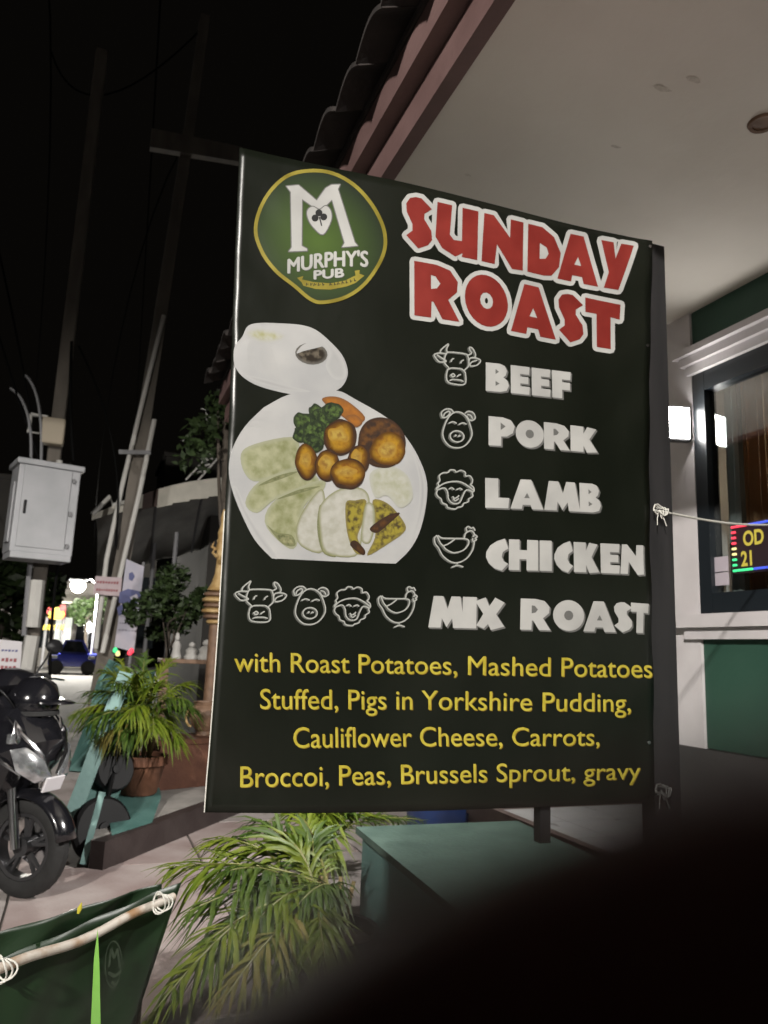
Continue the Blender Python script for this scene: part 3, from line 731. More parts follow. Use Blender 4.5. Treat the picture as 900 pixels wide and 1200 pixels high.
fs = [(j, j+1, j+10, j+9) for j in range(8)] + [(j+18, j+27, j+28, j+19) for j in range(8)] + [(j, j+18, j+19, j+1) for j in range(8)] + [(j+9, j+10, j+28, j+27) for j in range(8)] + [(0,9,27,18),(8,26,17+0,17)][:1]
tl.add([off+v for v in vs], fs); t0 = tl.build('roof_tile', 'roof_tile', roof, True)
first = True
for row in range(3):
    for i in range(int((YE-Y0)/.24)):
        o = t0 if first else t0.copy()
        if not first: col.objects.link(o); o.parent = roof
        first = False
        o.location = Vector((row*.33 + random.uniform(-.012,.012), Y0+.15+i*.24, row*(.33*sl+.012)+random.uniform(-.004,.004)))
# entrance steps with pale tiles
st = thing('entrance_steps', 'white tiled entrance steps beside the pub wall, lit by the wall lamp', 'steps', (2.9, 4.0, 0))
mb = MB(); mb.box((2.42,2.95,0),(4.6,4.9,.26)); mb.build('step_base', 'tile_brown', st)
tb = None
for i in range(5):
    for j in range(4):
        x = 2.66+i*.4; y = 3.2+j*.4
        b_ = MB().obox((x, y, .272), (.392,.392,.02), bev=.003)
        o = b_.build('step_tile', 'tile_white', st)
mb = MB(); mb.box((2.44,4.82,.284),(4.6,4.98,.62)); mb.build('side_wall', 'kerb_concrete', st)
for i in range(5):
    MB().obox((2.64+i*.4, 4.812, .44), (.392,.014,.30), bev=.002).build('wall_tile', 'tile_white', st)
mb = MB(); mb.box((2.40,3.0,.262),(2.455,4.8,.35)); mb.build('step_edge', 'tile_brown', st)
struct(MB().box((4.6,2.95,0),(4.8,6,2.9)).build('wall_back', 'green_paint'))

# lit wall lamp on the pillar
lc = P(789.5, 497, 2.74)
lamp = thing('wall_lamp', 'lit white floodlight on the white pillar beside the pub window', 'lamp', (XW, 2.76, 2.36))
rz = Matrix.Rotation(R(-16), 3, 'Z')
mb = MB(); mb.obox(lc, (.15,.045,.17), rz, bev=.008); mb.build('housing', 'lamp_grey', lamp, True)
mb = MB(); mb.obox(lc + rz @ Vector((0,-.026,0)), (.125,.008,.145), rz, bev=.002); mb.build('diffuser', 'lamp_led', lamp)
mb = MB(); mb.tube([lc+Vector((.02,.01,0)), lc+Vector((.05,.02,0)), (XW-.01,lc.y+.02,lc.z)], .012, 8); mb.build('bracket', 'lamp_grey', lamp, True)
ll = bpy.data.lights.new('wall_lamp_light', 'AREA'); ll.shape = 'RECTANGLE'; ll.size = .05; ll.size_y = .05; ll.energy = 85; ll.color = (1,.96,.92); ll.spread = R(142)
lo_ = bpy.data.objects.new('wall_lamp_light', ll); col.objects.link(lo_); lo_.parent = lamp
lo_.location = lc + rz @ Vector((-.13,.03,-.06)) - Vector(lamp.location)
lo_.rotation_euler = Vector((-.62,.68,-.42)).to_track_quat('-Z', 'Y').to_euler()

# papers and the LED sign in the window
for i, (za, zb) in enumerate(((1.655,1.72),(1.595,1.65))):
    mb = MB(); mb.box((XW+.012, 2.555, za), (XW+.016, 2.675, zb)); tag(mb.build('paper_notice', 'paper_lilac'), ['upper','lower'][i]+' of two blank pale paper notices stuck on the dark pub window', 'notice', 'paper notices on the window')
led = thing('led_sign', 'lit LED sign with coloured border hanging in the pub window', 'sign', (XW-.03, 2.2, 1.63))
xs = XW-.028
ya, yb = 2.485, 1.85; za, zb = 1.645, 1.83
mb = MB(); mb.box((xs, yb, za-.012), (xs+.022, ya, zb+.012)); mb.build('panel', 'led_panel', led)
def dots(name, pts, m):
    mb = MB()
    for y, z in pts: mb.obox((xs-.004, y, z), (.008,.022,.010), bev=.003)
    mb.build(name, m, led)
N = 9
side = [(ya-.012, lerp(zb, za, i/(N-1))) for i in range(N)]
dots('red_lights', side[:4] + [(ya-.034-.02*i, zb) for i in range(3)], 'led_red'); dots('yellow_lights', side[4:6], 'led_yellow')
dots('green_lights', side[6:] + [(ya-.034-.02*i, za) for i in range(4)], 'led_green')
dots('blue_lights', [(ya-.10-.02*i, zb) for i in range(24)], 'led_blue'); dots('blue_lights', [(ya-.12-.02*i, za) for i in range(23)], 'led_blue')
def ledtext(s, y0, z0, h):
    v, f = textmesh(s, .03); mb = MB()
    mb.add([(xs-.003, y0 - x*h*1.1, z0 + y*h/CAPH*1.0) for x, y in v], f); mb.build('lit_letters', 'led_letter', led)
ledtext('OD', 2.425, 1.745, .062); ledtext('21', 2.44, 1.662, .062)

# cord from the banner to the pub
mb = MB(); a = BP(772,599,.012); e = Vector((2.505, 2.16, 1.80))
mb.tube([a.lerp(e, t/10) + Vector((0,0,-.02*math.sin(math.pi*t/10))) for t in range(11)], .0036, 6)
tag(mb.build('tie_cord', 'cord_white', None, True), 'thin white cord stretched from the banner post to the pub', 'cord')

# unseen warm lamp added inside the pub to light up the curtains
il = thing('added_pendant', 'unseen dim warm lamp added inside the pub to light the brown curtain', 'lamp', (XW+.45, 2.15, 2.2))
MB().tube([(XW+.45,2.15,2.3),(XW+.45,2.15,2.9)], .006, 6).build('flex', 'black_plastic', il)
MB().lathe((XW+.45,2.15,2.2), [(.09,0),(.07,.06),(.03,.1),(.025,.1),(.065,.055),(.085,0),(.09,0)], 20).build('shade', 'lamp_grey', il, True)
l_ = bpy.data.lights.new('added_pendant_light', 'POINT'); l_.energy = 7; l_.color = (1,.75,.5); l_.shadow_soft_size = .03
o_ = bpy.data.objects.new('added_pendant_light', l_); col.objects.link(o_); o_.parent = il; o_.location = (0,0,-.04)

# scuffs on the soffit
mat('scuff', (.5,.46,.4), .9, (.62,.575,.515), 60)
random.seed(21)
for i, (x, y) in enumerate(((775,103),(812,94),(722,172),(548,205))):
    c = PZ(x, y, ZS-.0015); a0 = random.uniform(0, 3); L = random.uniform(.015,.05)
    mb = MB(); mb.add([c+Vector((math.cos(a0+t)*L*random.uniform(.5,1), math.sin(a0+t)*L*.4*random.uniform(.4,1), 0)) for t in [j*2*math.pi/9 for j in range(9)]], [tuple(range(9))]); mb.build('stain', 'scuff', pub)

# ================================================================ PLANTS
def frond(par, base, tip, lift, wid, n, m, stem='stem_green', seed=0, droop=.35, start=.25, up=Vector((0,0,1))):
    "one feather leaf: arching rib with folded leaflets on both sides"
    rnd = random.Random(seed)
    base, tip = Vector(base), Vector(tip)
    ctrl = base.lerp(tip, .45) + Vector((0,0,lift))
    path = bez(base, ctrl, tip, 16)
    mb = MB(); mb.tube(path, [lerp(.006, .0018, i/16) for i in range(17)], 5)
    st_ = mb.build('frond_rib', stem, par, True)
    mb = MB()
    for i in range(n):
        t = start + (1-start)*i/(n-1)
        p = path[0]*0
        k_ = t*16; a = int(min(15, k_)); p = path[a].lerp(path[a+1], k_-a); d = (path[a+1]-path[a]).normalized()
        sd = d.cross(up).normalized(); nn = sd.cross(d).normalized()
        ln = wid*(math.sin(math.pi*min(1, (t-start)/(1-start)*.82+.16))**.7)*rnd.uniform(.7,1.15)
        for s in (-1, 1):
            ang = lerp(.95, .35, t) + rnd.uniform(-.25,.25)
            dr = (d*math.cos(ang) + sd*s*math.sin(ang) + nn*rnd.uniform(-.15,.4)).normalized(); dp = droop*rnd.uniform(.5,1.7)
            w_ = ln*.03 + .0025; side = dr.cross(nn).normalized()
            q = []
            for j, u in enumerate((0, .3, .65, 1)):
                c = p + dr*ln*u - Vector((0,0,1))*ln*dp*u*u
                ww = w_*(.5, 1, .8, .05)[j]
                q += [c - side*ww, c - nn*ww*.35, c + side*ww]
            mb.add(q, [(3*j+a_, 3*j+a_+1, 3*j+a_+4, 3*j+a_+3) for j in range(3) for a_ in (0, 1)])
    o = mb.build('frond', m, par, True, angle=180)
    return o

# potted palm on the teal block
pb = P(166, 884, 5.9)
palm = thing('potted_palm', 'bushy green palm in a terracotta pot on a teal block', 'plant', (pb.x, pb.y, .21))
mb = MB(); mb.lathe((pb.x, pb.y, .212), [(.0,0),(.115,0),(.125,.01),(.165,.19),(.172,.2),(.192,.205),(.194,.262),(.186,.268),(.168,.262),(.166,.235),(0,.235)], 28)
mb.build('pot', 'terracotta', palm, True)
mb = MB(); mb.lathe((pb.x, pb.y, .447), [(.163,0),(.1,.012),(0,.016)], 20); mb.build('soil', 'soil', palm, True)
for i in range(9):
    a = i*.7; b0 = Vector((pb.x+.05*math.cos(a), pb.y+.05*math.sin(a), .45)); 
    mb = MB(); mb.tube([b0, b0+Vector((.04*math.cos(a),.04*math.sin(a),.12)), b0+Vector((.07*math.cos(a),.07*math.sin(a),.22))], [.009,.008,.006], 6); mb.build('cane', 'cane', palm, True)
tips = [(84,838,5.6,.28),(100,812,5.8,.25),(118,785,6.1,.22),(140,772,6.3,.16),(170,765,6.3,.12),(200,770,6.2,.14),(225,800,6.0,.22),(232,835,5.8,.25),(208,868,5.6,.2),(118,868,5.5,.22),(100,850,5.4,.26),(150,840,5.3,.28),(180,858,5.4,.24),(130,800,5.5,.24),(190,800,5.5,.2),(160,790,5.6,.2),(218,820,5.5,.22),(110,835,6.0,.25),(200,845,5.9,.25),(145,865,5.5,.2)]
for i, (x, y, Y, l) in enumerate(tips):
    a = i*.61; b0 = Vector((pb.x+.06*math.cos(a), pb.y+.06*math.sin(a), .6))
    frond(palm, b0, P(x, y, Y), l, .22, 30, 'leaf_old' if i in (9, 17) else ['leaf_bright','leaf_mid','leaf_bright'][i % 3], seed=i, droop=.6, start=.3)

# areca palm in the foreground, under the banner
ab = Vector((.95, 2.95, 0))
areca = thing('areca_palm', 'green feathery palm growing below the banner, its fronds over the pavement', 'plant', ab)
mb = MB(); mb.lathe(ab, [(0,0),(.14,0),(.15,.012),(.19,.2),(.2,.205),(.2,.235),(.18,.235),(.175,.19),(0,.19)], 24); mb.build('pot', 'black_plastic', areca, True)
mb = MB(); mb.lathe(ab+Vector((0,0,.188)), [(.175,0),(0,.02)], 20); mb.build('soil', 'soil', areca, True)
for i in range(8):
    a = i*.78; b0 = ab+Vector((.06*math.cos(a), .06*math.sin(a), .19))
    mb = MB(); mb.tube([b0, b0+Vector((.04*math.cos(a),.04*math.sin(a),.2))], [.012,.008], 6); mb.build('cane', 'cane', areca, True)
tips = [(196,1018,2.75,.12,.30),(222,1068,2.5,.12,.26),(172,1196,2.15,.2,.22),(250,985,3.0,.14,.28),(300,962,3.2,.14,.26),(345,950,3.35,.14,.22),(235,1110,2.4,.15,.26),(205,1150,2.3,.18,.24),(290,1130,2.35,.15,.24),(330,1170,2.25,.12,.22),(270,1020,2.65,.1,.28),(330,985,3.05,.14,.26),(260,1175,2.2,.16,.2),(350,1060,2.55,.12,.22),(300,1080,2.5,.14,.24),(320,1110,2.4,.12,.22),(365,985,3.1,.16,.2),(380,1120,2.3,.1,.2)]
for i, (x, y, Y, l, wd) in enumerate(tips):
    a = i*.93; b0 = ab+Vector((.07*math.cos(a), .07*math.sin(a), .33))
    frond(areca, b0, P(x, y, Y), l, wd*1.0, 26, 'leaf_old' if i in (12,) else ['leaf_bright','leaf_mid','leaf_bright'][i % 3], seed=50+i, droop=.55, start=.2)
# a second clump behind the teal box
ab2 = Vector((1.28, 4.2, 0))
areca2 = thing('areca_palm', 'bright green palm clump growing behind the teal box bench under the banner', 'plant', ab2)
for i in range(6):
    a = i*1.05; b0 = ab2+Vector((.05*math.cos(a), .05*math.sin(a), 0)); mb = MB(); mb.tube([b0, b0+Vector((.03*math.cos(a),.03*math.sin(a),.3))], [.014,.008], 6); mb.build('cane', 'cane', areca2, True)
for i, (x, y, Y, l) in enumerate(((340,955,4.0,.15),(372,948,4.1,.15),(400,952,4.3,.12),(430,945,4.4,.1),(462,958,4.4,.12),(498,962,4.4,.12),(360,1000,3.9,.2),(385,1010,3.95,.18),(420,940,4.1,.1),(380,960,4.0,.15))):
    a = i*.8; b0 = ab2+Vector((.06*math.cos(a), .06*math.sin(a), .25)); frond(areca2, b0, P(x, y, Y), l, .24, 24, ['leaf_bright','leaf_bright','leaf_mid'][i % 3], seed=90+i, droop=.4, start=.2)

def leafball(name, par, c, rad, n, size, m, seed, squash=1):
    rnd = random.Random(seed); mb = MB(); c = Vector(c)
    lob = [(Vector((rnd.gauss(0,.45), rnd.gauss(0,.45), rnd.gauss(0,.4))), rnd.uniform(.3,.6)) for _ in range(9)]
    for i in range(n):
        l, r_ = lob[i % 9]; d = Vector((rnd.gauss(0,1), rnd.gauss(0,1), rnd.gauss(0,1))).normalized()*r_*rnd.uniform(.5,1)
        p = c + (l+d)*rad; p.z = c.z + (p.z-c.z)*squash
        a = Vector((rnd.gauss(0,1), rnd.gauss(0,1), rnd.gauss(0,.6))).normalized(); b_ = a.cross(Vector((rnd.gauss(0,1), rnd.gauss(0,1), rnd.gauss(0,1)))).normalized()
        s = size*rnd.uniform(.6,1.3); mb.add([p-a*s, p+b_*s*.45, p+a*s, p-b_*s*.45], [(0,1,2),(0,2,3)])
    return mb.build(name, m, par)
def tree(name, label, base, h, crown_c, rad, n, size, m, seed, lean=(0,0), cat='tree'):
    t = thing(name, label, cat, base); b0 = Vector(base); cc = Vector(crown_c)
    mb = MB(); path = bez(b0, b0.lerp(cc, .5)+Vector((lean[0], lean[1], 0)), cc, 8); mb.tube(path, [lerp(h*.03, h*.012, i/8) for i in range(9)], 8)
    rnd = random.Random(seed)
    for i in range(6):
        p = path[5+(i % 3)]; mb.tube(bez(p, p+Vector((rnd.uniform(-.4,.4)*rad, rnd.uniform(-.4,.4)*rad, .4*rad)), cc+Vector((rnd.uniform(-.8,.8)*rad, rnd.uniform(-.8,.8)*rad, rnd.uniform(-.2,.6)*rad)), 5), [h*.012*(1-.15*j) for j in range(6)], 5)
    mb.build('trunk', 'bark', t, True)
    leafball('crown', t, cc, rad, n, size, m, seed); return t
c = P(240, 482, 7.6)
tree('leafy_tree', 'dark leafy tree half hidden behind the banner under the eaves', (c.x+.5, 7.8, 0), 3, c+Vector((.25,.2,0)), .42, 600, .06, 'leaf_dark', 3)
c = P(200, 718, 8.6); tree('round_shrub', 'dark green shrub growing under the grey awning', (c.x, 8.6, 0), 1.3, c, .34, 2600, .045, 'leaf_dark', 5, cat='shrub')
c = P(15, 690, 17); tree('street_tree', 'dark roadside tree behind the utility cabinet', (c.x-.3, 17, -.06), 2.5, c, 1.0, 1500, .14, 'leaf_dark', 9)
c = P(100, 715, 38); tree('far_tree', 'small dark tree below the far street lamp', (c.x+.3, 38, -.06), 3, c, .8, 900, .12, 'leaf_dark', 12)

# ================================================================ LOW LEDGE, BLOCK AND TEAL CART
ledge = thing('low_ledge', 'low dark faced concrete ledge behind the scooter carrying the potted palm', 'ledge', (.6, 5.5, 0))
A = Vector((.224,4.81,0)); B = Vector((1.55,6.58,0)); dn = Vector((-(B-A).y, (B-A).x, 0)).normalized()
mb = MB(); mb.prism([A, B, B+Vector((0,0,.15)), A+Vector((0,0,.15))], dn*.09); mb.build('face_board', 'kerb_face', ledge)
mb = MB(); mb.prism([A+dn*.092+Vector((0,0,.0)), B+dn*.092, Vector((2.1,8.6,0)), Vector((.9,8.6,0)), Vector((.22,5.6,0))], (0,0,.148)); mb.build('slab', 'kerb_concrete', ledge)
bl = P(156, 955, 5.9)
block = MB(); block.obox((pb.x-.02, 5.83, .178), (.40,.36,.055), Matrix.Rotation(R(8),3,'Z'), bev=.01)
q = [PZ(131,979,.152), PZ(178,964,.152), PZ(189,934,.208), PZ(124,936,.208)]
qb = [Vector((q[1].x+.06,6.15,.152)), Vector((q[0].x,6.1,.152)), Vector((q[2].x+.02,6.15,.208)), Vector((q[3].x,6.1,.208))]
mbx = MB(); mbx.add([q[0],q[1],q[2],q[3],qb[1],qb[0],qb[2],qb[3]], [(0,1,2,3),(4,7,6,5),(3,2,6,7),(0,4,5,1),(1,5,6,2),(0,3,7,4)]); tag(mbx.build('teal_block', 'teal_paint'), 'low teal painted block under the terracotta palm pot', 'block')
tp = thing('terracotta_trough', 'long brown terracotta trough behind the potted palm', 'planter', (1.1, 6.6, .15))
q = [P(188,878,6.35), P(250,873,6.7)]
mb = MB(); mb.prism([(q[0].x,6.35,.15),(q[1].x+.5,6.75,.15),(q[1].x+.35,7.1,.15),(q[0].x-.1,6.7,.15)], (0,0,.33)); mb.build('body', 'terracotta_dark', tp)
mb = MB(); mb.prism([(q[0].x-.02,6.33,.481),(q[1].x+.52,6.73,.481),(q[1].x+.37,7.13,.481),(q[0].x-.12,6.73,.481)], (0,0,.04)); mb.build('rim', 'terracotta', tp)

cart = thing('teal_handcart', 'tilted teal painted wooden handcart beside the scooter, with black discs in place of the pot shadow', 'handcart', (.2, 5.3, 0))
def plank(pa, pb_, wd, th, m, name):
    d = (pb_-pa).normalized(); s = Vector((1,0,0)); s = (s-d*s.dot(d)).normalized(); n_ = d.cross(s)
    mb = MB(); mb.prism([pa-s*wd/2, pa+s*wd/2, pb_+s*wd/2, pb_-s*wd/2], n_*th); return mb.build(name, m, cart)
plank(PZ(68,999,.01), P(148,788,5.75), .095, .05, 'teal_light', 'shaft')
plank(PZ(97,1013,.02), P(120,928,4.95), .035, .05, 'teal_light', 'shaft')
mb = MB(); mb.prism([P(79,903,6.0), P(101,845,6.1), P(113,800,6.25), P(128,772,6.4), P(152,784,6.4), P(128,850,6.2), P(108,905,6.0)], (.02,.06,-.02)); mb.build('side_board', 'teal_paint', cart)
mb = MB(); mb.prism([P(98,925,5.55), P(128,850,6.0), P(150,790,6.4), P(182,785,6.45), P(176,850,6.2), P(140,930,5.6), P(118,975,5.35), P(84,975,5.35)], (.0,.05,-.02)); mb.build('bed_board', 'teal_paint', cart)
for (x, y, Y, r_) in ((119,972,5.2,.19),(133,902,5.6,.14)):  # flat black discs stand in for the pot's shadow on the boards
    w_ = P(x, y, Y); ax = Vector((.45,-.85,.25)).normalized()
    mb = MB(); mb.lathe(w_, [(0,-.03),(r_*.9,-.035),(r_,-.02),(r_,.02),(r_*.9,.035),(0,.03)], 28, axis=ax); shadow_disc = mb.build('wheel', 'black_plastic', cart, True)
    mb = MB(); mb.lathe(w_, [(0,.03),(r_*.22,.034),(r_*.2,.045),(0,.046)], 12, axis=ax); mb.build('shadow_disc_boss', 'black_plastic', shadow_disc, True)
mb = MB(); a_ = P(119,972,5.2); b_ = P(133,902,5.6); mb.tube([a_, b_], .015, 8); mb.build('shadow_disc_rod', 'black_plastic', cart)

# teal box under the banner, with a blue tub behind
tb = thing('teal_bench_box', 'large teal painted box bench below the banner beside the palm', 'bench', (1.8, 3.2, 0))
e0 = PZ(417,969,.42); e1 = PZ(490,1029,.42); dY = (e1-e0).normalized(); far = PZ(606,962,.42)
n0 = e0 + dY*1.75
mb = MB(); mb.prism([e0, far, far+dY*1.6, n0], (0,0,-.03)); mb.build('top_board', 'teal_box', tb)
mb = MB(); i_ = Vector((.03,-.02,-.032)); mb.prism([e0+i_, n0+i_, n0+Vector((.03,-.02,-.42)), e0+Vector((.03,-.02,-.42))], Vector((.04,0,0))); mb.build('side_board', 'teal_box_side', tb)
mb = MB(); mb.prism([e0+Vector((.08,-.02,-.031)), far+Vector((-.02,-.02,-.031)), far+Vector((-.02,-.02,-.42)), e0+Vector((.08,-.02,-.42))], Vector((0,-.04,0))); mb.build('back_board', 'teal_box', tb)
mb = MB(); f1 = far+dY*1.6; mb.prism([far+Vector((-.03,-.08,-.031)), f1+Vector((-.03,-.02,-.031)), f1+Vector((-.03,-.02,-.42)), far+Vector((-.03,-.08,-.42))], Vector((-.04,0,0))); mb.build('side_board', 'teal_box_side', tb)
bc = PZ(537,962,.2); bc = Vector((bc.x, bc.y+.2, 0)); 
bk = thing('blue_tub', 'round blue tub standing behind the teal box bench', 'tub', bc)
mb = MB(); mb.lathe(bc, [(0,.12),(.24,.12),(.25,.13),(.29,.47),(.31,.475),(.31,.50),(.28,.50),(.24,.15),(0,.15)], 28); mb.build('body', 'bucket_blue', bk, True)
mb = MB(); mb.lathe(bc, [(0,0),(.3,0),(.36,.09),(.37,.118),(0,.118)], 24); mb.build('base', 'kerb_concrete', bk, True)

# green tarp on a painted pole in the lower left corner
a = PZ(-12,1140,.50); e = PZ(203,1049,.50); dv = (e-a).normalized(); sd = Vector((-dv.y, dv.x, 0))
tarp = thing('green_tarp_screen', 'dark green tarp screen with a faint emblem hung on a white painted pole', 'screen', (a+(e-a)*.5)*1.0)
tarp.location.z = 0
mb = MB(); mb.tube([a.lerp(e, t/12)+Vector((0,0,  .005*math.sin(t*.9)-.012*math.sin(math.pi*t/12))) for t in range(13)], .0125, 10); mb.build('pole', 'wood_white', tarp, True)
def cloth(p0, p1, z0, z1, name, m, amp, off, nx=40, nz=20, slant=0):
    vs = []
    for j in range(nz+1):
        for i in range(nx+1):
            s = i/nx; t = j/nz; p = p0.lerp(p1, s); z = lerp(z0[0] if isinstance(z0, tuple) else z0, z0[1] if isinstance(z0, tuple) else z0, s)
            z = lerp(z, z1, t); q = p + sd*(off + amp*t*math.sin(s*9+t*1.5) + amp*.5*math.sin(s*23+2*t)) + dv*slant*t
            vs.append(Vector((q.x, q.y, z)))
    mb = MB(); mb.add(vs, [(j*(nx+1)+i, j*(nx+1)+i+1, (j+1)*(nx+1)+i+1, (j+1)*(nx+1)+i) for j in range(nz) for i in range(nx)])
    o = mb.build(name, m, tarp, True, angle=180); so_ = o.modifiers.new('thickness', 'SOLIDIFY'); so_.thickness = .002; return o
ext = dv*.06
cloth(a-dv*.2, e+ext, (.505,.52), .01, 'tarp', 'tarp_green', .012, .022, slant=-.26)
cloth(a-dv*.2, e-dv*.01, (.575,.53), .49, 'top_flap', 'tarp_green', .012, .045, nz=6)
for px_, py_ in ((8,1130),(193,1053)):
    p = PZ(px_, py_, .52); mb = MB()
    for i in range(3): mb.tube([p + dv*(.008*i-.008) + sd*((.022+.006*i)*math.cos(t)+.012+.004*math.sin(2*t+i)) + dv*.008*math.sin(t*2+i) + Vector((0,0,(.03-.004*i)*math.sin(t)-.012)) for t in [j*2*math.pi/16 for j in range(17)]], .0022, 6)
    mb.build('rope_tie', 'cord_white', tarp, True)
# the faint emblem on the tarp
def TP(px, py):
    d = fwd + rgt*((px-CX)/FPX) - upv*((py-CY)/FPX); n_ = sd; o0 = a + sd*.0
    t = (o0-CAM).dot(n_)/d.dot(n_); return CAM + d*t
mat('tarp_print', (.03,.045,.028), .5, (.05,.07,.045), 30)
def tstroke(mb, pts, wd, k_):
    pts = [TP(*p) for p in pts]
    for i in range(len(pts)-1):
        p, q = pts[i], pts[i+1]; d = (q-p).normalized(); nn = d.cross(sd).normalized()*wd
        mb.add([p-nn-sd*k_, q-nn-sd*k_, q+nn-sd*k_, p+nn-sd*k_], [(0,1,2,3)]); k_ += .0002
mb = MB(); kk = C(90,1030,5.294)
tstroke(mb, [kk(225+50*math.cos(t), 530+145*math.sin(t)) for t in [i*math.pi/14 for i in range(29)]], .0018, -.002)
tstroke(mb, [kk(192,545), kk(205,430), kk(225,490), kk(245,430), kk(258,545)], .004, .004)
tstroke(mb, [kk(185,580), kk(225,600), kk(265,570)], .004, .006); tstroke(mb, [kk(205,635), kk(225,655), kk(245,630)], .003, .007)
mb.build('emblem', 'tarp_print', tarp)
# bright blade in front of it
bb = P(110,1205,1.9)
mb = MB(); p0 = P(111,1300,1.92); p1 = P(114,1088,1.92); s_ = (p1-p0)
mb.prism([P(104,1330,1.92), P(119,1330,1.92), P(118,1200,1.92), P(116.5,1130,1.92), P(114.5,1089,1.92), P(110,1125,1.92), P(106.5,1200,1.92)], (0,.004,0))
p0 = P(112,1330,1.92)
bl_ = thing('leaf_blade', 'single bright green upright leaf blade in front of the green tarp', 'leaf', (p0.x, 1.92, 0))
mb.build('blade', 'blade_green', bl_); MB().tube([(p0.x,1.922,0),(p0.x,1.922,p0.z+.01)], .005, 6).build('stalk', 'stem_green', bl_)
mb = MB(); p = PZ(102,1073,.565); mb.tube([p+sd*.03, p+Vector((.003,0,.012))+sd*.03, p+Vector((.006,0,.026))+sd*.03], [.003,.006,.001], 6, squash=.5); tag(mb.build('fallen_leaf', 'sign_yellow_leaf' if 'sign_yellow_leaf' in MATS else mat('sign_yellow_leaf', (.45,.4,.03), .6), None, True), 'small yellow leaf lying on top of the green tarp', 'leaf')
for p in (a-dv*.12, e-dv*.03):
    q = p + sd*.07; MB().tube([(q.x,q.y,0),(q.x,q.y,.5),(p.x,p.y,.5)], .01, 8).build('stake', 'bark', tarp, True)

# ================================================================ SCOOTER (local x forward, z up)
hd = math.atan2(-.62, .78)
SX = Matrix.Translation((-.165, 4.42, 0)) @ Matrix.Rotation(hd, 4, 'Z') @ Matrix.Translation((0,0,0))
def S(): return MB(SX)
sc = thing('motor_scooter', 'black motor scooter parked at the left edge of the pavement', 'scooter', SX @ Vector((-.6,0,0)))
def wheel(cx, r_, nm):
    t = [(r_-.075+.0, -.02)]
    mb = S(); prof = [(r_-.08,-.035),(r_-.055,-.045),(r_-.02,-.04),(r_,-.018),(r_,.018),(r_-.02,.04),(r_-.055,.045),(r_-.08,.035),(r_-.08,-.035)]
    mb.lathe((cx,0,r_), prof, 36, axis=(0,1,0)); w_ = mb.build('tyre', 'rubber', sc, True)
    mb = S(); mb.lathe((cx,0,r_), [(r_-.082,-.032),(r_-.1,-.03),(r_-.1,.03),(r_-.082,.032),(r_-.082,-.032)], 32, axis=(0,1,0)); mb.lathe((cx,0,r_), [(0,-.045),(.045,-.045),(.045,.045),(0,.045)], 16, axis=(0,1,0))
    for i in range(5):
        a = i*2*math.pi/5+.3
        for da in (-.14, .14): mb.tube([(cx+.035*math.cos(a), 0, r_+.035*math.sin(a)), (cx+(r_-.1)*math.cos(a+da), 0, r_+(r_-.1)*math.sin(a+da))], [.016,.011], 6)
    mb.build('rim', 'alloy', w_, True)
wheel(0, .24, 'front'); wheel(-1.25, .26, 'rear')
mb = S(); mb.lathe((0,.055,.24), [(.03,0),(.1,0),(.1,.004),(.03,.004),(.03,0)], 24, axis=(0,1,0)); mb.build('brake_disc', 'chrome', sc, True)
for s in (-1, 1):
    mb = S(); mb.tube([(0,s*.075,.24),(-.06,s*.075,.5),(-.12,s*.07,.72)], [.022,.024,.026], 10); mb.build('fork_leg', 'chrome' if s < 0 else 'alloy', sc, True)
# fender over the front wheel
def ringy(cx, cz, wy, hz, n=16, pw=2.6):
    out = []
    for j in range(n):
        t = 2*math.pi*j/n; c_, s_ = math.cos(t), math.sin(t)
        out.append((wy*abs(c_)**(2/pw)*(1 if c_ >= 0 else -1), hz*abs(s_)**(2/pw)*(1 if s_ >= 0 else -1)))
    return out
mb = S(); vs = []; n = 14
for i in range(n+1):
    a = lerp(R(12), R(165), i/n)
    for j in range(7):
        u = (j-3)/3; y = u*.075; rr = .275 - .035*u*u
        vs.append((rr*math.cos(a), y, .24+rr*math.sin(a)))
mb.add(vs, [(i*7+j, i*7+j+1, (i+1)*7+j+1, (i+1)*7+j) for i in range(n) for j in range(6)])
o = mb.build('fender', 'scooter_black', sc, True, angle=180); o.modifiers.new('t','SOLIDIFY').thickness = .006
# front apron: lofted body from low leg shield to handlebar cowl
def body(name, secs, m, n=20, pw=2.8, ang=60):
    mb = S(); rings = []
    for (x, z, wy, dx, tilt) in secs:
        r_ = []
        for (a, b) in ringy(0, 0, wy, dx, n, pw):
            r_.append(Vector((x + b*math.cos(tilt), a, z + b*math.sin(tilt))))
        rings.append(r_)
    mb.loft(rings); return mb.build(name, m, sc, True, angle=ang)
apron = body('front_apron', [(-.20,.40,.10,.06,.3),(-.12,.50,.15,.10,.3),(-.06,.60,.195,.135,.35),(-.04,.70,.21,.14,.4),(-.08,.80,.19,.115,.4),(-.14,.89,.155,.085,.4),(-.19,.95,.12,.06,.4)], 'scooter_black', 14, 2.0, 16)
body('leg_shield', [(-.3,.28,.16,.025,.2),(-.27,.4,.2,.03,.2),(-.24,.55,.235,.035,.2),(-.22,.7,.24,.035,.3),(-.24,.82,.2,.03,.3)], 'scooter_grey')
body('handlebar_cowl', [(-.22,.94,.1,.06,.2),(-.2,1.0,.15,.085,.25),(-.22,1.06,.13,.07,.25),(-.25,1.09,.06,.04,.25)], 'scooter_black')
body('floorboard', [(-.3,.27,.13,.02,1.57),(-.45,.24,.16,.03,1.57),(-.75,.27,.16,.035,1.57),(-.82,.3,.13,.04,1.57)], 'scooter_grey')
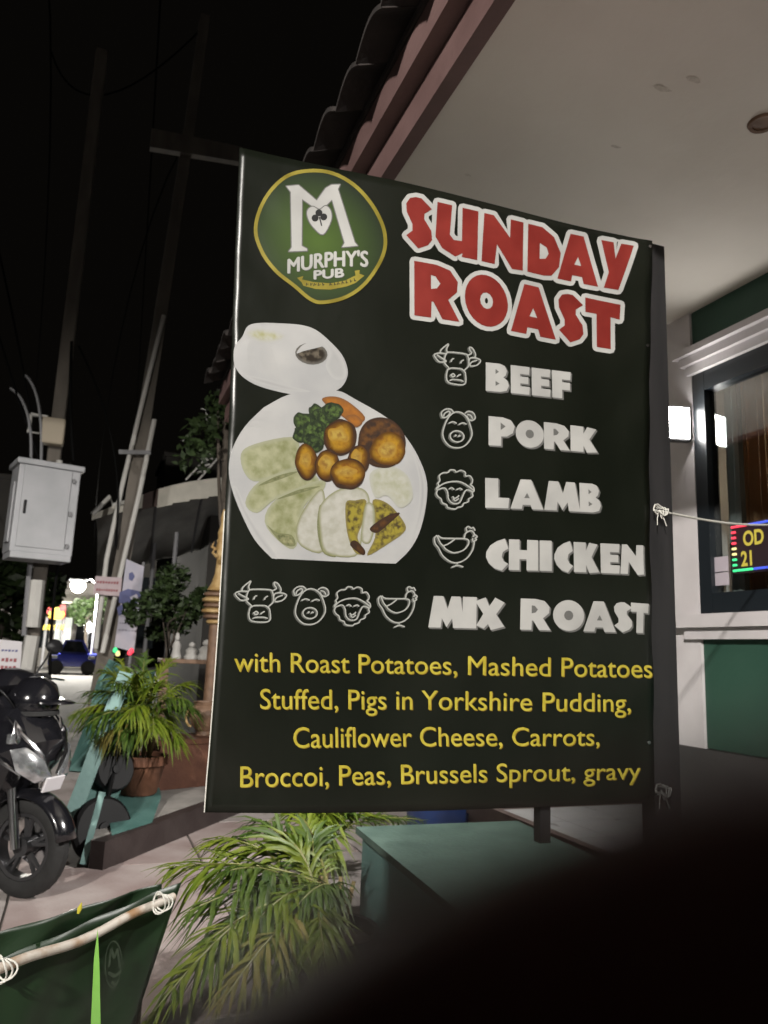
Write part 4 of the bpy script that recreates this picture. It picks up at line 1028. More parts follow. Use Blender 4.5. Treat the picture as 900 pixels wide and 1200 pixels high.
body('rear_body', [(-.72,.36,.09,.06,1.57),(-.8,.5,.13,.17,1.57),(-1.0,.58,.15,.15,1.57),(-1.3,.66,.13,.11,1.57),(-1.55,.74,.08,.05,1.57),(-1.68,.78,.03,.02,1.57)], 'scooter_black')
body('seat', [(-.66,.72,.08,.03,1.57),(-.8,.755,.13,.045,1.57),(-1.05,.77,.15,.05,1.57),(-1.35,.83,.13,.05,1.57),(-1.52,.85,.07,.03,1.57)], 'rubber')
# headlamps and indicators on the apron
def lens(name, pts, m, push=.018):
    mb = S(); ps = [Vector(p) for p in pts]; c_ = sum(ps, Vector())/len(ps); nrm = (ps[1]-ps[0]).cross(ps[-1]-ps[0]).normalized()
    if nrm.x < 0: nrm = -nrm
    mid = [p.lerp(c_, .25)+nrm*push for p in ps]; n = len(ps)
    mb.add(ps+mid+[c_+nrm*push*1.3], [(i, (i+1) % n, (i+1) % n+n, i+n) for i in range(n)] + [(i+n, (i+1) % n+n, 2*n) for i in range(n)])
    return mb.build(name, m, sc, True, angle=50)
for s in (-1, 1):
    h = lens('headlight', [(.125,s*.015,.57),(.10,s*.11,.56),(.05,s*.19,.62),(.015,s*.205,.72),(.06,s*.15,.73),(.105,s*.06,.67)], 'lens_clear')
    lens('indicator', [(.02,s*.165,.72),(.0,s*.185,.78),(-.02,s*.16,.86),(.02,s*.12,.80)], 'chrome', .01)
    mb = S(); mb.tube([(-.22,s*.1,1.02),(-.27,s*.24,1.05),(-.31,s*.35,1.045)], [.012,.012,.012], 8); hb = mb.build('handlebar', 'alloy', sc, True)
    mb = S(); mb.tube([(-.285,s*.27,1.05),(-.325,s*.385,1.043)], .019, 10); mb.build('grip', 'rubber', hb, True)
    mb = S(); mb.tube([(-.26,s*.22,1.06),(-.24,s*.27,1.15),(-.27,s*.33,1.2)], .006, 6); mr_ = mb.build('mirror_stem', 'black_plastic', sc, True)
    mb = S(); mb.lathe((-.27,s*.36,1.215), [(0,-.012),(.05,-.012),(.058,0),(.045,.014),(0,.018)], 20, axis=(1,0,.1), sx=.75, sy=1.15); mb.build('mirror', 'black_plastic', mr_, True)
    mb = S(); mb.tube([(-.23,s*.15,1.03),(-.17,s*.27,1.04),(-.19,s*.37,1.03)], .006, 6); mb.build('brake_lever', 'chrome', hb, True)
for s in (-1, 1):
    mb = S(); mb.tube([(.115,s*.02,.59),(.105,s*.085,.69),(.03,s*.155,.79),(-.06,s*.165,.87)], [.006,.011,.010,.004], 6); mb.build('fairing_strip', 'chrome', sc, True)
    mb = S(); mb.tube([(.06,s*.17,.60),(-.02,s*.21,.66),(-.1,s*.215,.74)], [.004,.012,.004], 6); mb.build('fairing_strip', 'chrome', sc, True)
mb = S(); mb.obox((.12,.0,.545), (.012,.13,.075), Matrix.Rotation(.35,3,'Y'), bev=.004); mb.build('number_plate', 'sign_white', sc)
for s in (-1, 1):
    mb = S(); mb.tube(bez((-.24,s*.2,1.05), (-.02,s*.26,1.02), (-.08,s*.1,.9), 10), .005, 5); mb.build('brake_cable', 'black_plastic', sc, True)
    mb = S(); mb.obox((.0,s*.19,.77), (.03,.035,.05), bev=.008); mb.build('indicator_lens', 'lens_clear', sc, True)
mb = S(); mb.tube([(-.5,.14,.24),(-.52,.24,.03),(-.44,.28,.01)], .01, 8); mb.build('side_stand', 'black_plastic', sc, True)
mb = S(); mb.tube([(-.75,-.16,.3),(-1.1,-.17,.32),(-1.55,-.17,.42)], [.03,.05,.055], 14); mb.build('exhaust', 'alloy', sc, True)
mb = S(); mb.obox((-1.2,0,.42), (.35,.14,.2), bev=.03); mb.build('engine', 'alloy', sc, True)
# helmet hung on the handlebar
hc = P(38, 822, 4.52)
hm = thing('crash_helmet', 'glossy black helmet with a peak resting on the scooter handlebar', 'helmet', hc - Vector((0,0,.14)))
mb = MB(); prof = []
for i in range(15):
    a = lerp(R(-42), R(90), i/14); prof.append((.135*math.cos(a), .13*math.sin(a)))
prof = [(.085,-.088)] + prof; prof[-1] = (0, .13)
mb.lathe(hc, prof, 32, sy=1.12); mb.build('shell', 'scooter_black', hm, True, angle=70)
mb = MB(); vs = []
fd = Vector((.92,-.35,0)).normalized(); sd2 = Vector((-fd.y, fd.x, 0))
for i in range(13):
    a = lerp(-1.1, 1.1, i/12)
    d = fd*math.cos(a) + sd2*math.sin(a)
    vs += [hc + d*.134 + Vector((0,0,.025)), hc + d*(.134+.085*math.cos(a*1.3)) + Vector((0,0,.0))]
mb.add(vs, [(2*i, 2*i+2, 2*i+3, 2*i+1) for i in range(12)]); o = mb.build('peak', 'scooter_black', hm, True, angle=180); o.modifiers.new('t','SOLIDIFY').thickness = .006
mb = MB(); mb.lathe(hc, [(.132,-.04),(.138,-.045),(.138,-.062),(.126,-.066),(.132,-.04)], 32, sy=1.12); mb.build('trim', 'rubber', hm, True)

# ================================================================ STREET
def pole(path, r0_, r1_, par, name='shaft'):
    mb = MB(); n = len(path); mb.tube(path, [lerp(r0_, r1_, i/(n-1)) for i in range(n)], 4 if False else 12); return mb.build(name, 'pole_concrete', par, True)
up1 = thing('utility_pole', 'upright concrete utility pole carrying a white metal cabinet', 'utility pole', (-.47, 9.15, -.06), 'utility poles')
mb = MB(); mb.obox((-.52,9.2,4.2), (.145,.145,8.6), bev=.02); mb.build('shaft', 'pole_concrete', up1)
mb = MB(); a = P(62,505,9.0); mb.obox((a.x, 9.04, a.z), (.24,.14,.30), bev=.02); mb.build('meter_box', 'meter_cream', up1)
mb = MB(); a = P(44,497,9.0); mb.tube([a+Vector((-.08,0,.1)), a+Vector((.08,0,.1)), a+Vector((.08,0,-.1)), a+Vector((-.08,0,-.1)), a+Vector((-.08,0,.1))], .022, 6); mb.build('bracket', 'conduit_white', up1)
mb = MB(); mb.tube([P(72,540,9.02)-Vector((.02,0,0)), P(66,575,9.02)], .035, 8); mb.build('collar', 'conduit_white', up1, True)
for i, (x0, y0, x1, y1, r_) in enumerate(((44,680,38,735,.05),(38,745,30,790,.05),(35,660,28,745,.018))):
    MB().tube([P(x0,y0,9.0), P(x1,y1,9.0)], r_*1.5, 8).build('conduit', 'conduit_white' if i < 2 else 'cabinet_grey', up1, True)
for i, (x0, y0, x1, y1, x2, y2) in enumerate(((30,440,52,460,48,545),(12,455,40,470,36,545),(84,400,80,470,86,540),(70,655,60,700,58,800))):
    MB().tube(bez(P(x0,y0,9.0), P(x1,y1,8.95), P(x2,y2,9.0), 10), .016, 6).build('cable', 'cabinet_grey' if i < 2 else 'cable', up1, True)
# cabinet
cb = thing('utility_cabinet', 'white metal equipment cabinet mounted high on the utility pole', 'cabinet', (-.54, 8.8, 2.05))
rc = Matrix.Rotation(R(14),3,'Z'); cc = Vector((-.545, 8.72, 2.57))
MB().obox(cc, (.60,.42,.92), rc, bev=.012).build('case', 'cabinet_paint', cb)
MB().obox(cc+rc@Vector((0,0,.47)), (.66,.5,.06), rc, bev=.012).build('roof_panel', 'cabinet_paint', cb)
MB().obox(cc+rc@Vector((0,-.01,-.485)), (.58,.42,.07), rc, bev=.008).build('base_rail', 'cabinet_paint', cb)
dr = MB().obox(cc+rc@Vector((-.02,-.218,.015)), (.46,.018,.84), rc, bev=.005).build('door', 'cabinet_paint', cb)
MB().obox(cc+rc@Vector((-.21,-.232,.0)), (.024,.02,.14), rc, bev=.004).build('handle', 'black_plastic', dr)
for z in (.33,-.02,-.36): MB().obox(cc+rc@Vector((.235,-.226,z)), (.03,.022,.05), rc, bev=.004).build('hinge', 'cabinet_grey', dr)
MB().obox(cc+rc@Vector((-.312,-.04,-.05)), (.02,.2,.62), rc, bev=.006).build('side_vent', 'cabinet_paint', cb)
for x in (-.2,.2): MB().tube([cc+rc@Vector((x,-.1,.5)), cc+rc@Vector((x,-.1,.54))], .014, 8).build('lifting_eye', 'chrome', cb)
MB().box((-.56,8.9,2.2),(-.38,9.1,2.9)).build('mount', 'cabinet_grey', cb)

up2 = thing('utility_pole', 'leaning concrete pole with white conduits up both sides', 'utility pole', (.15, 9.5, -.06), 'utility poles')
pth = [P(108,830,9.5), P(150,620,9.5), P(172,470,9.5), P(188,370,9.5), P(205,260,9.5), P(222,150,9.5), P(240,20,9.5)]
pth[0].z = -.06
mb = MB()
for i in range(len(pth)-1):
    pass
mb.tube(pth, [.135,.12,.11,.105,.1,.095,.09], 4, up=Vector((1,1,0))); mb.build('shaft', 'pole_concrete', up2)
MB().tube([P(192,370,9.4), P(172,450,9.38), P(143,570,9.36), P(125,655,9.35), P(112,760,9.33)], .028, 8).build('conduit', 'conduit_white', up2, True)
MB().tube([P(181,492,9.36), P(163,580,9.34), P(146,652,9.32), P(120,765,9.3)], .03, 8).build('conduit', 'conduit_white', up2, True)
mb = MB(); mb.prism([P(178,150,9.35), P(284,172,9.35), P(284,190,9.35), P(176,172,9.35)], (0,.1,0)); mb.build('crossarm', 'pole_concrete', up2)
MB().obox(P(158,530,9.33), (.36,.02,.05), Matrix.Rotation(-.1,3,'Y')).build('band', 'cabinet_grey', up2)
def plaque(name, label, cat, pts, Y, th, m, marks, group=None):
    t = thing(name, label, cat, P(*pts[3], Y)); mb = MB(); mb.prism([P(x, y, Y) for x, y in pts], (0,th,0)); mb.build('board', m, t)
    for (q, mm) in marks:
        mb = MB(); mb.prism([P(x, y, Y-.004) for x, y in q], (0,.003,0)); mb.build('lettering', mm, t)
    return t
def bars(x0, x1, y, h, n, sl_, seed):
    "a line of illegible small lettering"
    rnd = random.Random(seed); out = []; x = x0; 
    w_ = (x1-x0)/n
    for i in range(n):
        a = x0+i*w_; yy = y+sl_*(a-x0); hh = h*rnd.uniform(.6,1)
        out.append([(a, yy-hh/2), (a+w_*.7, yy-hh/2), (a+w_*.7-.5, yy+hh/2), (a-.5, yy+hh/2)])
    return out
plaque('pole_sign', 'small pale pink sign with two lines of writing on the leaning pole', 'sign', [(112,675),(143,677),(141,699),(109,696)], 9.25, .01, 'sign_pink',
       [(q, 'ink_red') for q in bars(114,140,682,3.2,8,.05,1)+bars(113,139,691,3.2,9,.05,2)])
vb = thing('feather_banner', 'tall white and purple upright advertising banner behind the leaning pole', 'banner', (.5, 9.25, -.06))
mb = MB(); mb.prism([P(148,655,9.25), P(169,664,9.25), P(163,715,9.25), P(157,764,9.25), P(134,758,9.25), P(141,710,9.25)], (0,.02,0)); mb.build('cloth', mat('banner_cloth', (.5,.46,.52), .7, (.4,.4,.48), 5), vb)
for q, mm in (([(151,672),(155,670),(158,675),(155,681),(151,679)], 'ink_blue'),([(140,694),(150,690),(165,693),(164,705),(150,710),(139,706)], 'ink_blue'),([(137,712),(143,708),(146,718),(139,722)], 'ink_blue'),([(152,700),(160,696),(163,702),(156,706)], 'banner_cloth')):
    mb = MB(); mb.prism([P(x, y, 9.24-(.004 if mm == 'banner_cloth' else 0)) for x, y in q], (0,.003,0)); mb.build('printed_patch', mm, vb)
for i, q in enumerate(bars(141,160,722,1.6,5,.08,4)+bars(140,159,730,1.6,6,.08,5)+bars(139,158,738,1.6,5,.08,6)):
    mb = MB(); mb.prism([P(x, y, 9.24) for x, y in q], (0,.003,0)); mb.build('lettering', mat('ink_grey', (.25,.24,.3), .7), vb)
q = P(168,664,9.3); MB().tube([(q.x-.1,9.3,-.06),(q.x,9.3,q.z+.05)], .018, 8).build('mast', 'cabinet_grey', vb, True)
nb = plaque('notice_board', 'white board with pink and blue lettering at the left edge beyond the scooter', 'sign', [(-14,748),(26,752),(22,806),(-18,806)], 8.0, .03, 'sign_white',
       [(q, 'ink_blue') for q in bars(2,22,762,3,5,.05,7)] + [(q, 'ink_red') for q in bars(2,21,773,5,4,.05,8)+bars(1,20,782,5,4,.05,9)])
for x in (-10, 16):
    q = P(x, 800, 8.02); MB().tube([(q.x,8.03,-.06),(q.x,8.03,q.z+.1)], .015, 6).build('leg', 'cabinet_grey', nb, True)

# overhead cables
for i, (pts, r_) in enumerate(([(-40,60,9),(60,300,13),(120,480,22)], [(-10,0,8),(180,260,14),(215,420,24)], [(240,60,9.5),(190,230,12),(150,400,22)], [(80,-20,8),(20,250,14),(30,500,30)], [(205,-10,8),(170,300,10),(140,610,18)])) if False else []:
    pass
for i, (a, m_, b) in enumerate((((-30,180,8.8),(10,330,9),(35,480,9.0)), ((-20,330,8.9),(20,470,9),(48,545,9.0)), ((92,405,9.1),(150,520,9.3),(135,640,9.3)), ((240,30,9.5),(95,180,9.3),(60,60,9.1)), ((215,170,9.4),(120,330,14),(110,640,44)), ((190,-40,8),(180,160,9.3),(150,640,45)), ((55,-40,8.8),(85,250,11),(20,640,50)))):
    mb = MB(); pa, pm, pb2 = P(*a), P(*m_), P(*b); mb.tube(bez(pa, pm, pb2, 14), .012, 5)
    tag(mb.build('overhead_cable', 'cable', None, True), ['dark cable dropping from the left edge to the bracket box on the upright pole','dark cable dropping from the left edge to the top of the white cabinet','dark cable looping from the upright pole down to the leaning pole','dark cable strung between the tops of the two utility poles','dark cable running from the leaning pole crossarm away down the street','dark cable running high from the top edge past the leaning pole','dark cable running high from the top edge between the two poles'][i], 'cable', 'overhead cables')

# grey awning with a pale valance
aw = thing('arched_awning', 'grey arched fabric awning with a pale valance behind the leaning pole', 'awning', (.9, 10, -.06))
fr = [(108,603),(135,592),(152,585),(168,579),(186,573),(204,568),(224,564),(246,561),(272,558),(300,557)]
fp = [P(x, y, lerp(9.7, 10.1, i/9)) for i, (x, y) in enumerate(fr)]
for i in range(9):
    p, q = fp[i], fp[i+1]; h = lerp(.07, .24, min(1, i/4))
    mb = MB(); mb.prism([p, q, q-Vector((0,0,h+.02)), p-Vector((0,0,h))], (0,.02,0)); mb.build('valance_panel', 'awning_valance_brown' if i in (2,3) and i == 3 else 'awning_valance', aw)
vs = []; N = 10
for i, p in enumerate(fp):
    for j in range(7):
        t = j/6; q = p + Vector((.15*t, .02+2.6*t, -.02 + .25*math.sin(t*2.2) - .85*t*t + .03*math.sin(i*2.1+t*5)))
        vs.append(q)
mb = MB(); mb.add(vs, [(i*7+j, i*7+j+1, (i+1)*7+j+1, (i+1)*7+j) for i in range(9) for j in range(6)]); o = mb.build('canopy', 'awning_fabric', aw, True, angle=180); o.modifiers.new('t','SOLIDIFY').thickness = .02
for i in (1, 4, 7): MB().tube([vs[i*7+j]-Vector((0,0,.03)) for j in range(7)], .02, 6).build('rib', 'cabinet_grey', aw, True)
MB().tube([P(108,603,9.7), P(129,582,9.75), P(132,592,9.75), P(150,588,9.75)], .028, 6).build('end_bracket', 'conduit_white', aw, True)
for x, Y in ((205,10.6),(180,12.0),(262,11.9)):
    q = P(x, 650, Y); MB().tube([(q.x,Y,-.06),(q.x,Y,2.75)], .03, 8).build('pole', 'cabinet_grey', aw, True)
an = thing('tv_antenna', 'thin white rods of an antenna above the grey awning', 'antenna', P(222,562,10.3))
for (x0, y0, x1, y1) in ((218,562,256,522),(232,563,259,533),(238,540,252,537),(230,548,246,544),(225,555,240,552)):
    MB().tube([P(x0,y0,10.3), P(x1,y1,10.3)], .013, 6).build('rod', 'conduit_white', an, True)

# dark wall under the awning, figures and carved post
struct(MB().box((1.6,11.6,-.06),(1.75,16,3.2)).build('wall_side', 'far_dark'))
shr = thing('carved_shrine_post', 'carved golden wooden post with ringed base beside the banner edge', 'shrine', (1.13, 7.5, .15))
def zp(y, x=252): return P(x, y, 7.5).z
cx_ = P(252,690,7.5).x+.03
ppx = lambda r_: r_*7.5/900*1.06
mb = MB(); prof = [(ppx(1.0), zp(596)),(ppx(3.2), zp(606)),(ppx(2.4), zp(614)),(ppx(5), zp(624)),(ppx(4), zp(632)),(ppx(5.5), zp(640)),(ppx(4), zp(655)),(ppx(5), zp(672)),(ppx(8), zp(684)),(ppx(12), zp(692)),(ppx(7),zp(694))]
mb.lathe((cx_,7.5,0), prof, 16, sx=1, sy=1); o = mb.build('finial', 'carved_gold', shr, True, angle=30)
for i, (y0, y1, r_, m) in enumerate(((694,700,15,'carved_brown'),(700,707,16,'carved_gold'),(707,713,14.5,'carved_brown'),(713,720,16,'carved_gold'),(720,726,14,'carved_brown'),(726,732,10,'carved_gold'))):
    r_ = ppx(r_); za_, zb_ = zp(y1)+.002, zp(y0); mb = MB(); mb.lathe((cx_,7.5,0), [(r_*.8,za_),(r_,za_+.3*(zb_-za_)),(r_,za_+.7*(zb_-za_)),(r_*.8,zb_)], 18); mb.build('carved_ring', m, shr, True)
mb = MB(); mb.lathe((cx_,7.5,0), [(ppx(11),.15),(ppx(10),.3),(ppx(7),.5),(ppx(6.5),zp(732))], 14); mb.build('column', 'carved_brown', shr, True)
random.seed(11)
for i in range(7):
    a = i*.9; p = Vector((cx_+ppx(5)*math.cos(a), 7.5+ppx(5)*math.sin(a), zp(620+i*8))); mb = MB(); mb.tube([p, p+Vector((.05*math.cos(a),.05*math.sin(a),.03)), p+Vector((.03*math.cos(a),.03*math.sin(a),.08))], [.02,.014,.003], 6); mb.build('carved_leaf', 'carved_gold', shr, True)
tbz = P(225,775,7.9)
of = thing('offering_table', 'small dark table of offerings behind the potted palm', 'table', (tbz.x, 7.9, .148))
MB().obox((tbz.x+.1,8.0,tbz.z), (.8,.5,.04), bev=.005).build('top', 'carved_brown', of)
for dx in (-.25,.42):
    for dy in (-.2,.2): MB().obox((tbz.x+dx,8.0+dy,(tbz.z-.02+.148)/2), (.04,.04,tbz.z-.02-.148)).build('leg', 'carved_brown', of)
for i, (x, h, r_, nm, lb) in enumerate(((206,.26,.05,'figurine','tall slim white figurine on the offering table'),(224,.17,.07,'figurine','squat white figurine in the middle of the offering table'),(241,.2,.085,'figurine','broad white figurine on the offering table nearest the banner'))):
    q = P(x, 770, 7.85); z0 = tbz.z+.021
    f_ = thing(nm, lb, 'figurine', (q.x, 7.85, z0), 'white figurines on the offering table')
    MB().lathe((q.x,7.85,z0), [(0,0),(r_,0),(r_*1.05,.02),(r_*.75,h*.3),(r_*.85,h*.5),(r_*.45,h*.66),(0,h*.68)], 14).build('body', 'figure_white', f_, True)
    MB().lathe((q.x,7.845,z0+h*.66), [(0,0),(r_*.4,.01),(r_*.5,h*.14),(r_*.35,h*.27),(0,h*.34)], 12).build('head', 'figure_white', f_, True)
ur = P(236,845,6.55)
u_ = thing('bronze_urn', 'dark bronze urn with gold handles on the terracotta trough', 'urn', (ur.x+.05, 6.75, .52))
MB().lathe((ur.x+.05,6.75,.522), [(0,0),(.07,0),(.06,.03),(.1,.08),(.135,.15),(.13,.2),(.09,.24),(.1,.27),(.08,.27),(.07,.23),(0,.22)], 20).build('body', 'carved_brown', u_, True)
for s in (-1,1): MB().tube([Vector((ur.x+.05+s*(.1+.05*math.sin(t)), 6.75, .66+.07*math.cos(t))) for t in [j*math.pi/8 for j in range(9)]], .012, 6).build('handle', 'carved_gold', u_, True)

# ---- the far street
def far_lamp(px_, py_, Y, name, label, sc_=1):
    q = P(px_, py_, Y); t = thing(name, label, 'street lamp', (q.x+.8*sc_, Y, -.06))
    MB().tube([(q.x+.8*sc_,Y,-.06),(q.x+.8*sc_,Y,q.z-.2),(q.x+.5*sc_,Y,q.z+.12),(q.x+.1,Y,q.z+.08)], .05*sc_, 8).build('mast', 'cabinet_grey', t, True)
    MB().obox(q+Vector((0,0,.05)), (.7*sc_,.3*sc_,.1*sc_), bev=.03).build('head', 'cabinet_grey', t)
    MB().lathe(q+Vector((0,-.02,-.2*sc_)), [(0,-.28),(.2,-.2),(.3,0),(.24,.16),(.1,.22),(0,.22)], 16).build('lens', 'streetlamp_led', t)
    l_ = bpy.data.lights.new('street_lamp_light', 'POINT'); l_.energy = 6000*sc_; l_.color = (1,.95,.85); l_.shadow_soft_size = .15
    o_ = bpy.data.objects.new('street_lamp_light', l_); col.objects.link(o_); o_.parent = t; o_.location = q+Vector((0,-.3,-.75))-Vector(t.location)
far_lamp(92, 681, 34, 'street_lamp', 'glaring lit street lamp far down the road', 1.0)
q = P(104,738,40)
fl = thing('shop_lamp', 'small twin white lamps glowing beside the leaning pole far away', 'lamp', (q.x,40,-.06))
MB().tube([(q.x,40,-.06),(q.x,40,q.z+.5)], .06, 6).build('mast', 'cabinet_grey', fl, True)
for y in (732,738): MB().obox(P(103,y,39.9), (.32,.1,.16), bev=.03).build('lens', 'streetlamp_led', fl)
rs = thing('red_shop_sign', 'lit red shop sign with a yellow emblem across the far street', 'sign', P(65,728,40)*1)
rs.location.z = -.06
MB().prism([P(*p,40) for p in ((55,709),(77,709),(77,722),(72,726),(60,726),(55,722))], (0,.3,0)).build('board', 'sign_red_lit', rs)
MB().prism([P(*p,39.95) for p in ((56,723),(58,716),(62,717),(63,712),(66,709),(69,712),(70,717),(75,716),(76,722),(71,726),(61,726))], (0,.03,0)).build('emblem', 'sign_yellow_lit', rs)
for i in range(8):
    x = 50+i*3.2; MB().prism([P(*p,39.95) for p in ((x,738),(x+1.8,738),(x+3.6,732),(x+1.8,732))], (0,.03,0)).build('lit_letter', 'sign_yellow_lit', rs)
for x in (56,76): qq = P(x,715,40.2); MB().tube([(qq.x,40.2,-.06),(qq.x,40.2,qq.z)], .07, 6).build('support', 'cabinet_grey', rs, True)
sh = thing('far_shop', 'dim grey shopfront across the far end of the street', 'building', P(80,745,42))
sh.location.z = -.06
x0, x1 = P(38,700,42).x, P(112,700,42).x
MB().box((x0-3,42,-.06),(x1+1,48,4.2)).build('wall', 'far_grey', sh)
MB().add([(x0-3,39.9,3.0),(x1+1,39.9,3.0),(x1+1,42,3.5),(x0-3,42,3.5),(x0-3,39.9,3.1),(x1+1,39.9,3.1),(x1+1,42,3.6),(x0-3,42,3.6)], [(0,3,2,1),(4,5,6,7),(0,1,5,4),(1,2,6,5),(2,3,7,6),(3,0,4,7)]).build('shop_awning', 'awning_valance', sh)
for i in range(4): MB().box((x0+.2+i*1.0,41.9,.9),(x0+.95+i*1.0,41.97,2.4)).build('window', 'shop_glow' if i == 1 else 'glass_dark', sh)
MB().box((x0-1.2,41.9,-.06),(x0-.2,41.97,2.2)).build('door', 'far_dark', sh)
for i, (px0, px1, top, Y) in enumerate(((-60,40,560,52),(112,180,610,46),(180,300,540,60))):
    xa, xb, zt = P(px0,700,Y).x, P(px1,700,Y).x, P((px0+px1)/2,top,Y).z
    t = thing('far_building', ['dark block behind the upright utility pole','dark block behind the leaning pole','tall dark block behind the grey awning'][i], 'building', ((xa+xb)/2,Y,-.06), 'dark far buildings')
    MB().box((xa,Y,-.06),(xb,Y+8,zt)).build('wall', 'far_dark', t)
    MB().box((xa-.2,Y-.2,zt),(xb+.2,Y+8,zt+.3)).build('roof', 'far_dark', t)
    for r_ in range(2):
        for c_ in range(3): xx = lerp(xa,xb,(c_+.3)/3); MB().box((xx,Y-.05,1+r_*2.6),(xx+.9,Y-.01,2.4+r_*2.6)).build('window', 'glass_dark', t)
# blue pickup parked far away
qc = P(85,777,34); pk = thing('blue_pickup', 'small blue pickup parked at the far end of the street', 'pickup', (qc.x, 34, -.06))
def sec(x0, x1, z0, z1, y0=33.2, y1=34.8, bev=.08): return MB().obox(((x0+x1)/2, (y0+y1)/2, (z0+z1)/2), (x1-x0, y1-y0, z1-z0), bev=bev)
X_ = qc.x
sec(X_-.9, X_+.9, .25, .78).build('body', 'car_blue', pk, True)
mb = MB(); mb.prism([(X_-.55,33.3,.785),(X_+.6,33.3,.785),(X_+.35,33.3,1.3),(X_-.35,33.3,1.3)], (0,1.4,0)); cbn = mb.build('cab', 'car_blue', pk)
mb = MB(); mb.prism([(X_-.45,33.28,.82),(X_+.48,33.28,.82),(X_+.28,33.28,1.24),(X_-.29,33.28,1.24)], (0,.015,0)); mb.build('windscreen', 'glass_dark', cbn)
for s in (-1,1):
    for y in (33.25,34.75):
        w_ = MB().lathe((X_+s*.6,y,.22), [(.12,-.09),(.27,-.09),(.28,0),(.27,.09),(.12,.09)], 18, axis=(0,1,0)).build('wheel', 'rubber', pk, True)
    MB().obox((X_+s*.7,33.19,.62), (.28,.04,.12), bev=.015).build('headlight', 'lens_clear', pk)
# green and red bulbs of a light string by the leaning pole
for i, (x, y, m, nm) in enumerate(((135,762,'led_green','green'),(138,766,'led_yellow','yellow'),(152,765,'led_red','red'),(154,763,'led_red','red'))):
    q = P(x, y, 9.0)
    if i == 0: gl_ = thing('light_string', 'short string of coloured bulbs glowing at the foot of the upright banner', 'lights', (q.x, 9.0, q.z-.1)); 
    MB().lathe(q, [(0,-.03),(.022,-.02),(.026,0),(.018,.025),(0,.035)], 10).build('bulb', m, gl_, True, label=nm+' bulb')
MB().tube([P(131,764,9.02), P(140,771,9.02), P(150,769,9.02), P(158,766,9.02)], .006, 5).build('wire', 'cable', gl_, True)

# ================================================================ UNSEEN STREET LAMP ADDED BEHIND THE CAMERA AS FRONT LIGHT
SLP = Vector((-4.5,-5.5,5.8))
nl = thing('street_lamp', 'unseen street lamp added behind the camera to light the banner front', 'street lamp', (SLP.x-1.2, SLP.y, -.06))
MB().tube([(SLP.x-1.2,SLP.y,-.06),(SLP.x-1.2,SLP.y,SLP.z-.2),(SLP.x-.7,SLP.y,SLP.z+.15),(SLP.x-.1,SLP.y,SLP.z+.12)], [.08,.06,.05,.04], 10).build('mast', 'cabinet_grey', nl, True)
MB().obox(SLP+Vector((0,0,.1)), (.6,.28,.12), bev=.03).build('head', 'cabinet_grey', nl, True)
MB().obox(SLP+Vector((0,0,.035)), (.5,.22,.02), bev=.005).build('lens', 'lamp_led', nl)
l_ = bpy.data.lights.new('street_lamp_light', 'SPOT'); l_.energy = 9800; l_.color = (1,.95,.88); l_.shadow_soft_size = .16
l_.spot_size = R(90); l_.spot_blend = .5
o_ = bpy.data.objects.new('street_lamp_light', l_); col.objects.link(o_); o_.parent = nl; o_.location = SLP - Vector(nl.location) + Vector((0,0,-.02))
o_.rotation_euler = Vector((.46,.86,-.99)).to_track_quat('-Z','Y').to_euler()

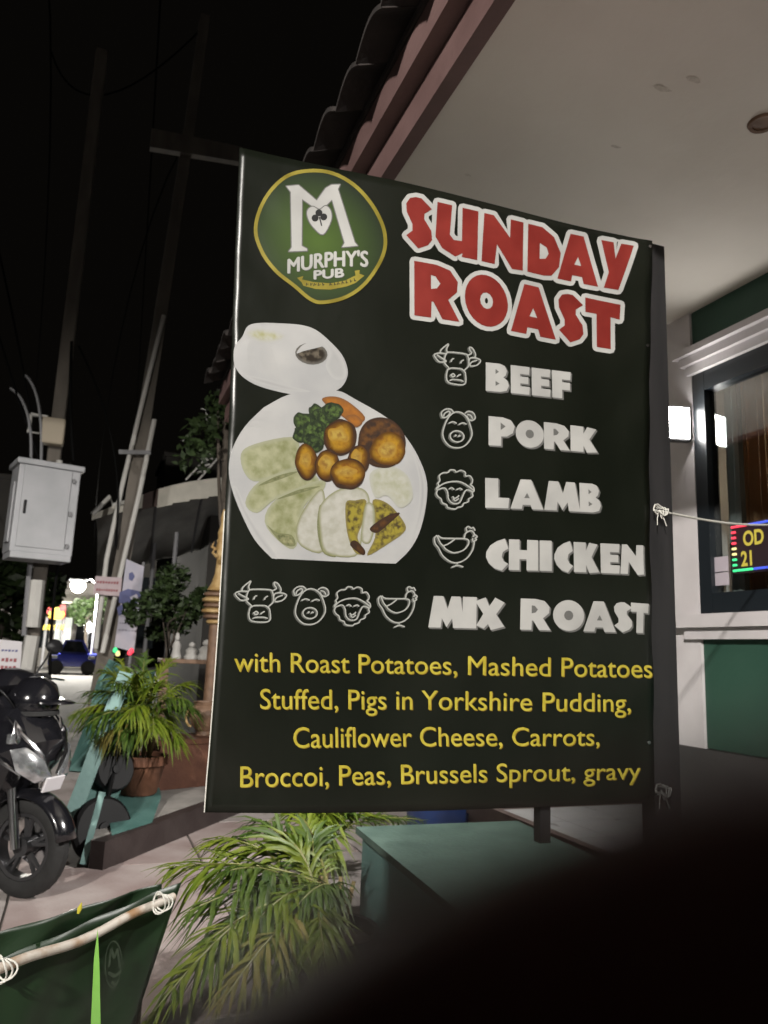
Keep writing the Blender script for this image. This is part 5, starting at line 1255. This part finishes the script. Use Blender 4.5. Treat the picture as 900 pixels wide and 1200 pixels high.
# ================================================================ HAND AND PHONE AT THE LENS
def CP(x, y, z): return CAM + rgt*x + upv*y + fwd*z
ph = thing('mobile_phone', 'black mobile phone held up for taking the picture', 'phone', CP(-.024,-.06,-.006))
Mc = Matrix((rgt, upv, fwd)).transposed()
MB().obox(CP(-.008,-.044,-.0075), (.072,.148,.008), Mc, bev=.0035).build('case', 'black_plastic', ph, True)
MB().obox(CP(-.008,-.044,-.0118), (.066,.14,.0006), Mc).build('screen', 'glass_dark', ph)
skel = []
def chain(pts): return [(CP(*p[:3]), p[3]) for p in pts]
wrist = (.052,-.15,-.03,.026)
parts_ = [
 [(.10,-.38,-.16,.036),(.075,-.24,-.08,.031),wrist],
 [wrist,(.046,-.115,-.026,.026),(.042,-.085,-.020,.022)],
 [(.042,-.085,-.020,.022),(.054,-.046,-.004,.0105),(.052,-.022,.012,.0095),(.028,-.0080,.0165,.0088),(.008,-.0140,.0165,.0086),(.0,-.0168,.0163,.0083),(-.0085,-.0215,.016,.0072)],
 [(.044,-.095,-.020,.021),(.060,-.075,.004,.0105),(.045,-.068,.014,.009),(.018,-.066,.011,.008),(.0,-.068,.0095,.0065)],
 [(.044,-.105,-.022,.021),(.060,-.098,.004,.0105),(.045,-.092,.013,.009),(.018,-.09,.0105,.008),(.002,-.092,.009,.0065)],
 [(.046,-.118,-.024,.021),(.058,-.12,.002,.009),(.044,-.115,.011,.008),(.022,-.114,.009,.007),(.008,-.116,.008,.006)],
 [(.044,-.115,-.028,.02),(.034,-.085,-.034,.012),(.012,-.062,-.026,.0105),(-.006,-.05,-.0225,.009),(-.016,-.044,-.022,.0065)],
]
verts = []; edges = []; rads = []; key = {}
def vid(p):
    kx = tuple(round(c, 4) for c in p[:3])
    if kx not in key: key[kx] = len(verts); verts.append(CP(*p[:3])); rads.append(p[3])
    return key[kx]
base_id = vid((.042,-.085,-.020,.022))
for ch in parts_:
    for i in range(len(ch)-1): edges.append((vid(ch[i]), vid(ch[i+1])))
# join the finger roots into the palm
palm_ids = [vid(ch[0]) for ch in parts_[3:]]
for p_ in palm_ids: edges.append((base_id if p_ != base_id else 0, p_)) if p_ != base_id else None
hand = thing('person', 'dark blurred finger of the hand holding the camera, in the lower right corner', 'person', CP(.10,-.38,-.16))
me = bpy.data.meshes.new('hand'); off = wloc(hand); me.from_pydata([v-off for v in verts], edges, []); me.materials.append(MATS['skin'])
ho = bpy.data.objects.new('hand', me); col.objects.link(ho); ho.parent = hand
sk = ho.modifiers.new('skin', 'SKIN'); sk.use_smooth_shade = True
lay = me.skin_vertices[0].data if me.skin_vertices else None
if lay is None:
    bpy.context.view_layer.objects.active = ho
    bpy.ops.mesh.customdata_skin_add(); lay = me.skin_vertices[0].data
for i, v in enumerate(lay): v.radius = (rads[i], rads[i]); v.use_root = (i == base_id)
sb_ = ho.modifiers.new('sub', 'SUBSURF'); sb_.levels = 2; sb_.render_levels = 2
MB().tube([CP(.13,-.50,-.24), CP(.105,-.40,-.17), CP(.088,-.30,-.115)], [.06,.055,.05], 20).build('sleeve', 'sleeve', hand, True)
